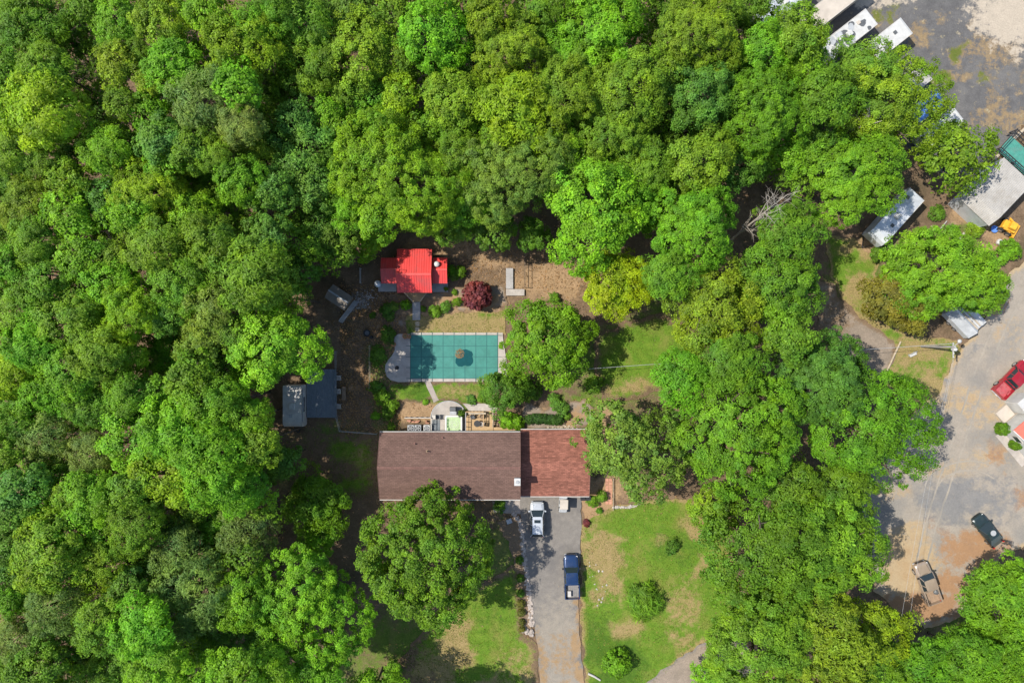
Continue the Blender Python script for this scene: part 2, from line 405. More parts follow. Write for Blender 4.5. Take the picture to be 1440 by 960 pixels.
sheet('lawn', [(824, 722), (870, 712), (930, 700), (1000, 705), (1035, 800), (1040, 880), (985, 905), (945, 935), (905, 975), (880, 1010), (826, 1010), (823, 950), (817, 880), (816, 800), (818, 745)], .02, M['lawn'],
      r=[(848, 785, 30, 28, 1), (860, 810, 20, 40, .7), (835, 760, 20, 22, .8), (880, 890, 22, 18, .9), (965, 850, 30, 40, .6), (985, 740, 25, 20, .8), (985, 795, 12, 20, .7), (840, 830, 14, 20, .7), (930, 765, 10, 10, .7), (960, 900, 26, 16, .6)],
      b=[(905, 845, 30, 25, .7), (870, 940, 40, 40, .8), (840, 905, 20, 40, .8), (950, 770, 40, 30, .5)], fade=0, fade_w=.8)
sheet('lawn', [(640, 830), (690, 815), (728, 790), (733, 830), (737, 890), (756, 905), (758, 1010), (540, 1010), (560, 930), (600, 880)], .02, M['lawn'],
      r=[(640, 905, 24, 40, 1), (600, 945, 40, 30, .9), (720, 930, 20, 26, .5), (745, 940, 10, 40, .7), (690, 955, 40, 12, .6)], g=[(560, 905, 34, 50, .8), (575, 960, 40, 24, .6)],
      b=[(690, 870, 30, 30, .4)], fade=1, fade_w=1.6)
sheet('lawn', [(572, 444), (640, 440), (709, 436), (712, 470), (640, 474), (572, 472)], .02, M['lawn'],
      r=[(640, 455, 90, 18, .95)], b=[(575, 460, 12, 14, .6)], fade=0, fade_w=.6)
sheet('lawn', [(548, 538), (690, 536), (694, 566), (648, 566), (612, 562), (560, 566), (540, 556)], .02, M['lawn'],
      r=[(650, 552, 40, 14, .6)], b=[(590, 545, 30, 14, .7)], fade=1, fade_w=.6)
sheet('lawn', [(838, 470), (880, 452), (930, 440), (985, 470), (1000, 510), (950, 540), (900, 560), (850, 570), (836, 520)], .02, M['lawn'],
      r=[(900, 545, 40, 12, .7), (850, 560, 20, 14, .7)], fade=1, fade_w=1.5)
sheet('lawn', [(400, 605), (480, 610), (531, 612), (532, 690), (500, 705), (420, 700)], .02, M['lawn'],
      r=[(500, 645, 20, 12, .5)], g=[(430, 650, 40, 40, 1), (480, 660, 30, 22, .8), (420, 690, 50, 16, .9)], fade=1, fade_w=2.5)
sheet('lawn', [(1160, 330), (1200, 335), (1235, 370), (1225, 420), (1235, 450), (1275, 470), (1345, 478), (1350, 490), (1318, 560), (1260, 570), (1240, 520), (1262, 490), (1215, 450), (1185, 420), (1170, 390)], .02, M['lawn'],
      r=[(1210, 345, 26, 16, 1), (1280, 500, 60, 30, .75), (1200, 410, 20, 30, .8), (1310, 545, 30, 20, .8), (1240, 440, 30, 20, .9)], fade=0, fade_w=.7)
# driveway, lanes and yards
sheet('driveway', [(730, 698), (818, 696), (817, 745), (815, 800), (813, 845), (815, 890), (818, 930), (823, 965), (826, 1012), (760, 1012), (759, 960), (757, 915), (751, 880), (747, 840), (742, 800), (736, 765), (734, 735), (731, 716)], .035, M['asphalt'],
      r=[(785, 900, 30, 50, .9), (790, 970, 40, 40, 1), (800, 855, 14, 30, .6), (770, 850, 20, 24, .5)], g=[(812, 880, 6, 50, .9), (790, 925, 20, 40, .55), (760, 940, 8, 60, .7), (815, 960, 10, 40, .9)],
      b=[(755, 760, 24, 40, .3), (752, 720, 18, 30, .3)], rag=.1, fade=None)
sheet('dirt_lane', [(898, 970), (925, 945), (955, 925), (985, 905), (1010, 893), (1050, 900), (1060, 950), (1030, 965), (1000, 1012), (880, 1012)], .032, M['dirt'],
      r=[(985, 905, 30, 6, .4)], fade=2, fade_w=.5)
sheet('dirt_lane', [(1140, 395), (1170, 398), (1185, 425), (1210, 448), (1258, 478), (1262, 492), (1250, 520), (1230, 535), (1190, 500), (1150, 460)], .03, M['dirt'],
      r=[(1170, 440, 40, 50, .6)], fade=0, fade_w=.8)
sheet('gravel_yard', [(1520, 350), (1440, 368), (1412, 392), (1398, 428), (1380, 455), (1356, 484), (1338, 512), (1322, 552), (1290, 575), (1230, 640), (1190, 700), (1215, 770), (1228, 830), (1262, 858), (1300, 884), (1345, 872), (1372, 840), (1400, 790), (1440, 765), (1520, 740)], .034, M['gravel'],
      r=[(1275, 800, 40, 50, .95), (1280, 760, 36, 24, .8), (1345, 560, 40, 24, .6), (1390, 580, 40, 30, .5), (1260, 690, 30, 16, .5), (1420, 470, 30, 30, .35), (1395, 640, 30, 20, .6), (1330, 660, 60, 14, .5)],
      g=[(1370, 770, 50, 34, .8), (1300, 855, 60, 22, 1), (1340, 820, 36, 24, .8), (1398, 425, 12, 26, .8), (1430, 700, 12, 14, .7), (1400, 640, 14, 20, .6), (1330, 740, 20, 20, .4)],
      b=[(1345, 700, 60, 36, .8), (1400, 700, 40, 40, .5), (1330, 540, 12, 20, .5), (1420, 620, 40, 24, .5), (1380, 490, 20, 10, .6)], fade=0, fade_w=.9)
sheet('parking_lot', [(1060, -60), (1205, -60), (1520, -60), (1520, 120), (1442, 176), (1376, 246), (1330, 255), (1250, 190), (1150, 120), (1090, 60)], .028, M['lot'],
      r=[(1290, 55, 18, 22, 0.72), (1350, 75, 26, 12, 0.65), (1340, 110, 20, 14, 0.58), (1385, 110, 26, 14, 0.50), (1400, 150, 16, 26, 0.58), (1405, 170, 40, 20, 0.58), (1410, 70, 50, 24, 0.65), (1370, 30, 14, 26, 0.58), (1240, 20, 20, 22, 0.50), (1318, 25, 8, 6, 0.58), (1440, 110, 20, 40, 0.43)],
      g=[(1345, 72, 12, 9, 1), (1325, 112, 12, 9, .9), (1383, 114, 9, 10, .9), (1240, 18, 14, 12, .8), (1255, 5, 10, 8, .6)],
      b=[(1430, 20, 62, 40, 1.2), (1230, -10, 60, 14, .8), (1490, 60, 60, 40, 1)], fade=0, fade_w=.6)
def track(pts, w=2.2):
    """a worn wheel track: thin strip of paler gravel along a line of photo pixels"""
    P = [Vector(p) for p in pts]; L, R2 = [], []
    for k, p in enumerate(P):
        d = (P[min(k + 1, len(P) - 1)] - P[max(k - 1, 0)]).normalized(); n_ = Vector((-d.y, d.x)); L.append(tuple(p + n_ * w / 2)); R2.append(tuple(p - n_ * w / 2))
    sheet('wheel_track', L + R2[::-1], .0385 + .0006 * len(SHEETS) % .004, M['track'], rag=.07, step=.6)
for rad in (46, 64): track([(1362 + rad * math.cos(a), 694 - rad * .72 * math.sin(a)) for a in [2.9 - .2 * k for k in range(12)]])
for off in (0, 18): track([(1418 + off, 420), (1392 + off, 470), (1368 + off, 530), (1346 + off, 600), (1322 + off, 670), (1300 + off * .9, 740), (1288 + off * .9, 790)], 2.4)
sheet('garden_bed', [(545, 415), (600, 412), (640, 404), (712, 400), (712, 432), (640, 438), (575, 442), (545, 440)], .016, M['dirt'],
      r=[(580, 430, 40, 14, .9), (550, 430, 20, 20, 1)], g=[(650, 425, 60, 18, .7)], fade=0, fade_w=.6)
sheet('garden_bed', [(700, 735), (728, 722), (742, 760), (748, 840), (748, 885), (733, 888), (730, 840), (722, 780)], .024, M['dirt'], r=[(725, 790, 40, 90, 1.2)], fade=0, fade_w=.4)
sheet('garden_bed', [(818, 700), (862, 676), (864, 708), (846, 722), (822, 732)], .024, M['dirt'], g=[(840, 706, 40, 30, 1.2)], fade=1, fade_w=.4)
sheet('garden_path', [(738, 566), (770, 575), (800, 566), (825, 560), (838, 576), (832, 596), (800, 604), (748, 603), (732, 596), (734, 580)], .018, M['dirt'], g=[(815, 585, 30, 14, .7), (745, 590, 20, 10, .5)], fade=0, fade_w=.4)
sheet('pool_deck_path', [(597, 536), (605, 536), (617, 562), (610, 566)], .03, M['path'], rag=.04)
sheet('concrete_walk', [(692, 704), (731, 702), (733, 722), (722, 722), (694, 720)], .03, M['path'], rag=.03)

# short grass blades standing on the lawns (uncountable)
def grass_tufts():
    rng = np.random.default_rng(5); P = []; C = []
    for name, poly, r, V in SHEETS:
        if name != 'lawn': continue
        a = np.array(poly); A = abs(np.sum(a[:, 0] * np.roll(a[:, 1], -1) - np.roll(a[:, 0], -1) * a[:, 1])) / 2
        n = int(A * 55); x = rng.uniform(a[:, 0].min(), a[:, 0].max(), n); y = rng.uniform(a[:, 1].min(), a[:, 1].max(), n)
        k = inside(x, y, poly) & (vnoise(x, y, .8, 12) + .35 * vnoise(x, y, 3, 13) > .55); P.append(np.stack([x[k], y[k]], 1))
    P = np.concatenate(P); n = len(P)
    az = rng.uniform(0, 6.283, n); h = rng.uniform(.03, .075, n); w = rng.uniform(.04, .10, n); lean = rng.uniform(.02, .12, n); a2 = rng.uniform(0, 6.283, n)
    d = np.stack([np.cos(az), np.sin(az)], 1) * w[:, None]
    v = np.zeros((n, 3, 3), np.float32)
    v[:, 0, :2] = P - d; v[:, 1, :2] = P + d; v[:, :2, 2] = .015
    v[:, 2, :2] = P + np.stack([np.cos(a2), np.sin(a2)], 1) * lean[:, None]; v[:, 2, 2] = h + .02
    me = bpy.data.meshes.new('grass'); me.vertices.add(3 * n); me.vertices.foreach_set('co', v.ravel())
    me.loops.add(3 * n); me.loops.foreach_set('vertex_index', np.arange(3 * n, dtype=np.int32))
    me.polygons.add(n); me.polygons.foreach_set('loop_start', np.arange(0, 3 * n, 3, dtype=np.int32))
    me.update(); 
    t = rng.uniform(.6, 1.3, n); at = me.color_attributes.new('tint', 'FLOAT_COLOR', 'POINT')
    c = np.ones((n, 3, 4), np.float32); c[:, :, 0] = (t / 2)[:, None]; c[:, :, 1] = np.clip(vnoise(P[:, 0], P[:, 1], 1.5, 15) * 1.2, 0, 1)[:, None]
    at.data.foreach_set('color', c.ravel()); me.materials.append(M['leaf'])
    o = link('grass', me); o.color = (.115, .18, .025, 1); tag(o, 'short green grass blades growing on the lawns', 'grass', kind='stuff')
grass_tufts()

# fallen leaves and wood chips lying on the bare yard and the wood floor (uncountable)
def leaf_litter():
    rng = np.random.default_rng(15); n = 26000
    x = rng.uniform(-66, 40, n); y = rng.uniform(-44, 44, n); k = vnoise(x, y, 1.2, 31) > .42; x, y = x[k], y[k]
    yard = rng.uniform(0, 1, (7000, 2)); x = np.concatenate([x, (478 + 85 * yard[:, 0] - 720) * K]); y = np.concatenate([y, (480 - (400 + 210 * yard[:, 1])) * K])
    b = rng.uniform(0, 1, (1600, 2)); x = np.concatenate([x, (600 + 230 * b[:, 0] - 720) * K]); y = np.concatenate([y, (480 - (330 + 80 * b[:, 1])) * K]); n = len(x)
    a = rng.uniform(0, 6.283, n); s = rng.uniform(.05, .13, n); z = rng.uniform(.0, .03, n)
    u = np.stack([np.cos(a) * s, np.sin(a) * s, rng.uniform(-.02, .03, n)], 1); w = np.stack([-np.sin(a) * s * .6, np.cos(a) * s * .6, rng.uniform(-.02, .03, n)], 1); c = np.stack([x, y, z], 1)
    v = np.stack([c - u, c + w, c + u, c - w], 1).astype(np.float32); me = bpy.data.meshes.new('leaf_litter'); me.vertices.add(4 * n); me.vertices.foreach_set('co', v.ravel())
    me.loops.add(4 * n); me.loops.foreach_set('vertex_index', np.arange(4 * n, dtype=np.int32)); me.polygons.add(n); me.polygons.foreach_set('loop_start', np.arange(0, 4 * n, 4, dtype=np.int32)); me.update()
    at = me.color_attributes.new('tint', 'FLOAT_COLOR', 'POINT'); q = np.ones((n, 4, 4), np.float32); q[:, :, 0] = rng.uniform(.25, .85, n)[:, None]; q[:, :, 1] = rng.random(n)[:, None]; at.data.foreach_set('color', q.ravel())
    me.materials.append(M['leaf']); o = link('leaf_litter', me); o.color = (.23, .155, .095, 1); tag(o, 'brown fallen leaves and chips strewn over the bare ground', 'leaf litter', kind='stuff')
leaf_litter()

# ---------------------------------------------------------------- trees
def foliage_mesh(name, seed, R, zr=.8, leaf=.30, asp=.7, nl=1.0, rl=None, per=1.0, jag=.2, low=-.35, up=.6, rise=0.0):
    rng = np.random.default_rng(seed)
    rl = rl or min(1.25, max(.26 * R, .16)); N = max(14, int(nl * 7.4 * (R / rl) ** 2))
    k = np.arange(N) + .5; zc = 1 - (1 - low) * k / N; th = k * 2.39996 + rng.normal(0, .25, N)
    s = np.sqrt(np.maximum(0, 1 - zc ** 2)); D = np.stack([s * np.cos(th), s * np.sin(th), zc], 1) + rng.normal(0, .08, (N, 3))
    D /= np.linalg.norm(D, axis=1)[:, None]
    env = np.ones(N)
    for _ in range(7):
        a = rng.normal(0, 1, 3); a /= np.linalg.norm(a); env += jag * rng.uniform(-1, 1) * np.cos(rng.uniform(2, 4.5) * np.arccos(np.clip(D @ a, -1, 1)) + rng.uniform(0, 6))
    rr = np.clip(env, .55, 1.2) * R * np.where(rng.random(N) < .28, rng.uniform(.4, .7, N), rng.uniform(.76, .93, N))
    Cn = D * rr[:, None]; Cn[:, 2] *= zr; Cn[:, 2] += rise * R * (1 - s) * .3
    lr = rl * rng.uniform(.5, 1.5, N)
    m = max(12, int(per * 8.5 * rl * rl / (leaf * leaf * asp)))
    sub = rng.normal(0, 1, (N, 9, 3)); sub += D[:, None, :] * .9; sub[:, :, 2] += .35; sub /= np.linalg.norm(sub, axis=2)[:, :, None]
    pick = rng.integers(0, 9, (N, m)); d = np.take_along_axis(sub, pick[:, :, None].repeat(3, 2), 1) + rng.normal(0, .33, (N, m, 3))
    d /= np.linalg.norm(d, axis=2)[:, :, None]
    Pp = Cn[:, None, :] + d * (lr[:, None] * (.55 + .5 * rng.random((N, m))))[:, :, None] * np.array([1, 1, .85])
    nr = d * .6 + D[:, None, :] * .45 + rng.normal(0, .42, (N, m, 3)); nr[:, :, 2] += up
    lt = rng.uniform(.72, 1.22, N)[:, None] * np.take_along_axis(rng.uniform(.82, 1.16, (N, 9)), pick, 1) * rng.uniform(.75, 1.25, (N, m))
    hy = np.clip(rng.normal(.35, .3, N)[:, None] + rng.normal(0, .22, (N, m)), 0, 1)
    Pp = Pp.reshape(-1, 3); nr = nr.reshape(-1, 3); lt = lt.ravel(); hy = hy.ravel(); n = len(Pp)
    nr /= np.linalg.norm(nr, axis=1)[:, None]
    t = np.cross(nr, rng.normal(0, 1, (n, 3))); t /= np.linalg.norm(t, axis=1)[:, None]; b = np.cross(nr, t)
    ln = leaf * rng.uniform(.6, 1.35, n)[:, None]; w = ln * asp * rng.uniform(.75, 1.2, n)[:, None]
    v = np.stack([Pp - t * ln * .5, Pp + b * w * .5 - nr * ln * .08 - t * ln * .05, Pp + t * ln * .5 - nr * ln * .12, Pp - b * w * .5 - nr * ln * .08], 1).astype(np.float32)
    me = bpy.data.meshes.new(name); me.vertices.add(4 * n); me.vertices.foreach_set('co', v.ravel())
    me.loops.add(4 * n); me.loops.foreach_set('vertex_index', np.arange(4 * n, dtype=np.int32))
    me.polygons.add(n); me.polygons.foreach_set('loop_start', np.arange(0, 4 * n, 4, dtype=np.int32)); me.update()
    at = me.color_attributes.new('tint', 'FLOAT_COLOR', 'POINT'); c = np.ones((n, 4, 4), np.float32)
    c[:, :, 0] = (lt / 2)[:, None]; c[:, :, 1] = hy[:, None]; at.data.foreach_set('color', c.ravel())
    me.materials.append(M['leaf']); return me
def limb_mesh(name, seed, R, n=8):
    rng = random.Random(seed); B = MB()
    for i in range(n):
        a = i * 6.283 / n + rng.uniform(-.3, .3); L = R * rng.uniform(.5, .78); up = rng.uniform(.1, .7) * R
        p0 = Vector((0, 0, -R * .75 + rng.uniform(0, .4) * R)); p3 = Vector((math.cos(a) * L, math.sin(a) * L, up - .25 * R))
        pts = [p0.lerp(p3, t) + Vector((rng.uniform(-.06, .06) * R, rng.uniform(-.06, .06) * R, .12 * R * math.sin(t * 3.14))) for t in (0, .35, .7, 1)]
        r0 = .035 * R + .02; B.tube(pts, [r0, r0 * .7, r0 * .4, r0 * .12], 5)
        for t in (.45, .7):
            q = p0.lerp(p3, t); e = q + Vector((rng.uniform(-.3, .3) * R, rng.uniform(-.3, .3) * R, rng.uniform(.15, .4) * R)); B.tube([q, q.lerp(e, .5), e], [r0 * .4, r0 * .25, r0 * .08], 4)
    B.tube([(0, 0, -R * .8), (0, 0, 0), (.05 * R, .03 * R, .45 * R)], [.05 * R, .035 * R, .012 * R], 6)
    return B.mesh(name, M['bark'])
_tb = MB(); _tb.tube([(0, 0, -.02), (.0, 0, .06), (.1, .05, .4), (.02, -.04, .75), (0, 0, 1.0)], [1.5, 1.0, .85, .7, .5], 8)
TRUNK = _tb.mesh('trunk', M['bark'])
SIZES = [2.2, 3.4, 5.0, 7.0, 9.0]
PROTO = {}
for i, Rp in enumerate(SIZES):
    for v in range(3):
        lf = (.20, .24, .23)[v]; 
        PROTO['broad', i, v] = (foliage_mesh('crown', 100 + i * 7 + v, Rp, zr=(.78, .66, .86)[v], leaf=lf, asp=(.72, .6, .42)[v], jag=(.2, .3, .26)[v], nl=(.8, .7, .85)[v] * (1 if i < 3 else .85), rl=min((.72, .92, .6)[v], .3 * Rp)), limb_mesh('limbs', 50 + i * 3 + v, Rp))
for i, Rp in ((1, 3.4), (2, 5.0), (3, 7.0)):
    PROTO['pine', i, 0] = (foliage_mesh('crown', 300 + i, Rp, zr=.75, leaf=.42, asp=.22, jag=.22, nl=.8, rl=.85, per=.62, up=.5), limb_mesh('limbs', 80 + i, Rp, 11))
    PROTO['feather', i, 0] = (foliage_mesh('crown', 320 + i, Rp, zr=.76, leaf=.36, asp=.32, jag=.26, nl=.95, rl=.9, per=.9), limb_mesh('limbs', 90 + i, Rp))
    PROTO['sparse', i, 0] = (foliage_mesh('crown', 340 + i, Rp, zr=.75, leaf=.28, asp=.7, jag=.28, nl=.68, rl=.8, per=.7), limb_mesh('limbs', 95 + i, Rp, 13))
SHRUB = [foliage_mesh('foliage', 400 + v, .8, zr=(.8, .6, .9)[v], leaf=(.13, .17, .12)[v], asp=(.7, .45, .8)[v], rl=.24, nl=.8, jag=.18, low=-.6) for v in range(3)]
BALL = foliage_mesh('foliage', 420, .8, zr=.95, leaf=.12, asp=.75, rl=.17, nl=1.1, per=1.2, jag=.03, low=-.8)
ARCHING = foliage_mesh('foliage', 410, .9, zr=.6, leaf=.55, asp=.09, rl=.3, nl=.7, per=.8, jag=.3, low=-.6)
_sb = MB()
for _a in range(5): _sb.tube([(0, 0, -.62), (.2 * math.cos(_a * 1.26), .2 * math.sin(_a * 1.26), -.2), (.5 * math.cos(_a * 1.26), .5 * math.sin(_a * 1.26), .15)], [.03, .022, .01], 5)
SHSTEM = _sb.mesh('stem', M['bark'])

HUE = dict(z=(.150, .205, .006), m=(.070, .146, .011), b=(.074, .176, .010), l=(.084, .196, .011), y=(.108, .196, .009), o=(.092, .160, .011), d=(.052, .115, .012), c=(.060, .142, .021), g=(.086, .142, .032), n=(.090, .096, .016), r=(.105, .028, .034), w=(.084, .144, .022))
LEAF_GAIN = 1.86
LOOK = dict(z='yellow broadleaf tree', m='mid green broadleaf tree', b='bright green broadleaf tree', l='vivid fresh green broadleaf tree', y='yellow green broadleaf tree', o='olive toned broadleaf tree', d='dark green shaded tree',
            c='bluish green broadleaf tree', g='grey green feathery pine tree', n='brownish olive bushy tree', w='pale grey green tree')
TR = random.Random(21); PLACED = []
def tree(px, py, rpx, hue, zc=12.0, label=None, group=None, form=None, dark=1.0):
    Rw = rpx * K * (CAM_H - zc) / CAM_H
    form = form or ('pine' if hue == 'g' else 'feather' if hue in 'yblm' and rpx > 30 and (int(px) * 3 + int(py)) % 5 < 2 else 'broad')
    keys = [k for k in PROTO if k[0] == form]; i = min({k[1] for k in keys}, key=lambda i: abs(math.log(SIZES[i] / Rw)))
    cm, lm = PROTO[TR.choice([k for k in keys if k[1] == i])]; s = Rw / SIZES[i]
    zc = max(zc, Rw * .95)
    x, y, _ = G(px, py, zc)
    t = thing('pine_tree' if hue == 'g' else 'tree', label or LOOK[hue], 'tree', (x, y, 0), 0, group)
    tr = link('trunk', TRUNK, t); tr.scale = (.03 * Rw + .06, .03 * Rw + .06, zc - .55 * Rw); tr.rotation_euler.z = TR.uniform(0, 6.28)
    az = TR.uniform(0, 6.283)
    for nm, me in (('limbs', lm), ('crown', cm)):
        o = link(nm, me, t, (0, 0, zc)); o.scale = (s, s, s * TR.uniform(.9, 1.15)); o.rotation_euler = (0, 0, az)
    j = TR.uniform(.9, 1.1) * dark * LEAF_GAIN; c = HUE[hue]; o.color = (c[0] * j * TR.uniform(.9, 1.12), c[1] * j, c[2] * j, 1)
    PLACED.append((px, py, rpx)); return t
def shrub(px, py, rpx, hue, label, group=None, h=None, v=None, cat='shrub', name='shrub', dark=1.0):
    Rw = rpx * K; v = TR.randrange(3) if v is None else v; me = ARCHING if v == 'arch' else BALL if v == 'ball' else SHRUB[v]
    R0 = .9 if v == 'arch' else .8; s = Rw / R0; sz_ = (h / 2 / (.8 * .75)) if h else s * .9
    x, y, _ = G(px, py, .55 * sz_); t = thing(name, label, cat, (x, y, 0), TR.uniform(0, 6.28), group)
    for nm, m_ in (('stem', SHSTEM), ('foliage', me)):
        o = link(nm, m_, t, (0, 0, .6 * sz_)); o.scale = (s, s, sz_)
    j = TR.uniform(.9, 1.1) * dark * LEAF_GAIN; c = HUE[hue]; o.color = (c[0] * j, c[1] * j, c[2] * j, 1); return t

# single trees of the yard, each with its own words
YARD = [
 (597, 784, 92, 'm', 7.5, 'large spreading green tree over the front eave of the brown roof', 'broad', .85),
 (440, 850, 82, 'l', 9.5, 'big bright green tree beside the grey green pine and the front lawn', 'broad', .95),
 (390, 486, 64, 'l', 14, 'fresh green tree overhanging the camper trailer beside the slate deck', 'broad', 1.0),
 (771, 479, 62, 'l', 6, 'round bright green tree at the end of the covered pool', 'broad', .92),
 (708, 549, 31, 'd', 3.2, 'small dark green tree between the pool and the wooden deck', 'broad', 1.15),
 (866, 400, 46, 'z', 8, 'yellow green tree on the far edge of the bare dirt clearing', 'broad', 1.0),
 (835, 302, 74, 'l', 11.5, 'vivid green domed tree above the dirt clearing behind the L shaped boardwalk', 'broad', 1.0),
 (565, 245, 88, 'y', 12, 'broad yellow green tree leaning over the red shed roof', 'broad', .92),
 (885, 628, 76, 'w', 8, 'pale leafed tree with bare grey twigs over the red garage roof', 'sparse', 1.0),
 (1040, 605, 92, 'b', 9.5, 'large round bright green tree behind the front lawn, next to the pale twiggy tree', 'broad', .95),
 (1152, 532, 64, 'c', 9.5, 'green tree beside the pole rail closing off the dirt lane', 'broad', .88),
 (1222, 606, 80, 'b', 9.5, 'rounded green tree spreading over the edge of the gravel yard', 'broad', .9),
 (1325, 385, 74, 'b', 6.5, 'dense bright green tree between the silver trailer and the tool trailer', 'feather', .95),
 (1265, 424, 46, 'n', 4.5, 'brownish olive bushy tree beside the dirt lane', 'broad', 1.05),
 (1196, 252, 66, 'b', 10, 'rounded green tree shading the end of the silver trailer', 'broad', .92),
 (1340, 218, 48, 'o', 6.5, 'light green tree leaning on the corner of the white metal barn', 'sparse', 1.1),
 (1245, 155, 74, 'o', 8.5, 'loose olive green tree overhanging the half hidden parked trailers', 'broad', 1.05),
 (1210, 108, 44, 'd', 8.5, 'dark feathery green tree overhanging the white trailer with roof vents', 'feather', 1.2),
 (1005, 430, 68, 'o', 10, 'spreading mid green tree above the sunlit grass clearing', 'broad', .95),
 (1092, 402, 60, 'm', 10, 'mid green tree between the bare dead tree and the dirt lane', 'broad', 1.0),
 (970, 315, 60, 'l', 12, 'tall fresh green tree just left of the bare dead tree', 'broad', .9),
 (985, 228, 46, 'o', 12.5, 'olive green dome above the tall fresh green tree beside the dead tree', 'broad', 1.0),
 (1080, 160, 58, 'b', 12, 'tiered bright green tree beside the fallen bare trunk', 'broad', .92),
 (1090, 775, 95, 'm', 10, 'massive dark green tree bordering the front lawn', 'broad', .78),
 (1170, 770, 66, 'm', 10, 'mid green tree beside the gravel yard shadow, next to the massive dark tree', 'feather', 1.05),
 (1065, 890, 78, 'm', 10, 'mid green tree at the bend of the bottom dirt lane', 'feather', .95),
 (1155, 900, 70, 'o', 9.5, 'olive green tree behind the tree at the bend of the dirt lane', 'feather', .9),
 (1238, 886, 42, 'y', 7, 'yellow green tree beside the tan pickup', 'broad', .85),
 (1225, 945, 50, 'm', 8, 'mid green tree behind the yellow green tree near the tan pickup', None, 1),
 (1300, 935, 46, 'b', 8, 'green tree below the dirt edge where the tan pickup stands', None, .9),
 (1365, 930, 52, 'b', 8, 'green tree behind the shadowed hollow at the gravel yard corner', None, .9),
 (1420, 845, 62, 'l', 7, 'bright green tree at the yard edge beside the dark sedan', 'feather', .9),
 (1425, 925, 50, 'b', 8, 'green tree behind the bright tree near the dark sedan', None, .9),
 (1185, 690, 42, 'm', 8, 'mid green tree wedged between the rounded tree and the gravel yard shadow', None, .95),
 (1005, 715, 30, 'o', 6, 'small olive tree at the top corner of the front lawn', None, 1.0),
 (516, 338, 28, 'y', 5.5, 'yellow green tree touching the corner of the red shed roof', 'broad', .95),
 (690, 318, 32, 'd', 7, 'low dark tree in shade behind the shed and boardwalk', None, 1.1),
 (640, 318, 26, 'm', 7, 'low green tree just behind the red shed', None, 1.0),
 (748, 330, 22, 'd', 6, 'small shaded tree at the top of the dark post fence', None, 1.1),
 (605, 1030, 58, 'b', 9, 'green tree shading the bottom of the front left lawn', None, .95),
 (520, 985, 46, 'b', 8, 'green tree below the big bright tree of the front lawn', None, .95),
 (1118, 686, 42, 'm', 8.5, 'mid green tree between the large round tree and the massive dark tree', None, .9),
 (1003, 952, 26, 'b', 3, 'small green tree standing in the bottom dirt lane', None, 1.1),
 (268, 835, 68, 'g', 12, 'largest grey green pine with dense needle crown beside the bright front trees', 'pine', 1.0),
 (250, 765, 40, 'g', 12, 'grey green pine crown adjoining the largest pine', 'pine', 1.0),
 (345, 745, 40, 'g', 10, 'thin grey green pine by the patch of bare reddish ground', 'pine', .8),
 (62, 612, 36, 'g', 14, 'silvery pine crown ringed by bright broadleaf trees', 'pine', 1.05),
 (130, 634, 32, 'g', 14, 'second silvery pine right beside its twin in the broadleaf wood', 'pine', 1.0),
 (450, 705, 42, 'b', 4.5, 'low shaded green tree left of the house gable', None, .8),
 (445, 760, 22, 'l', 4, 'small bright sapling between the pine and the large front tree', None, .95),
]
for px, py, r, hue, zc, lab, form, dk in YARD: tree(px, py, r, hue, zc, lab, None, form, dk)

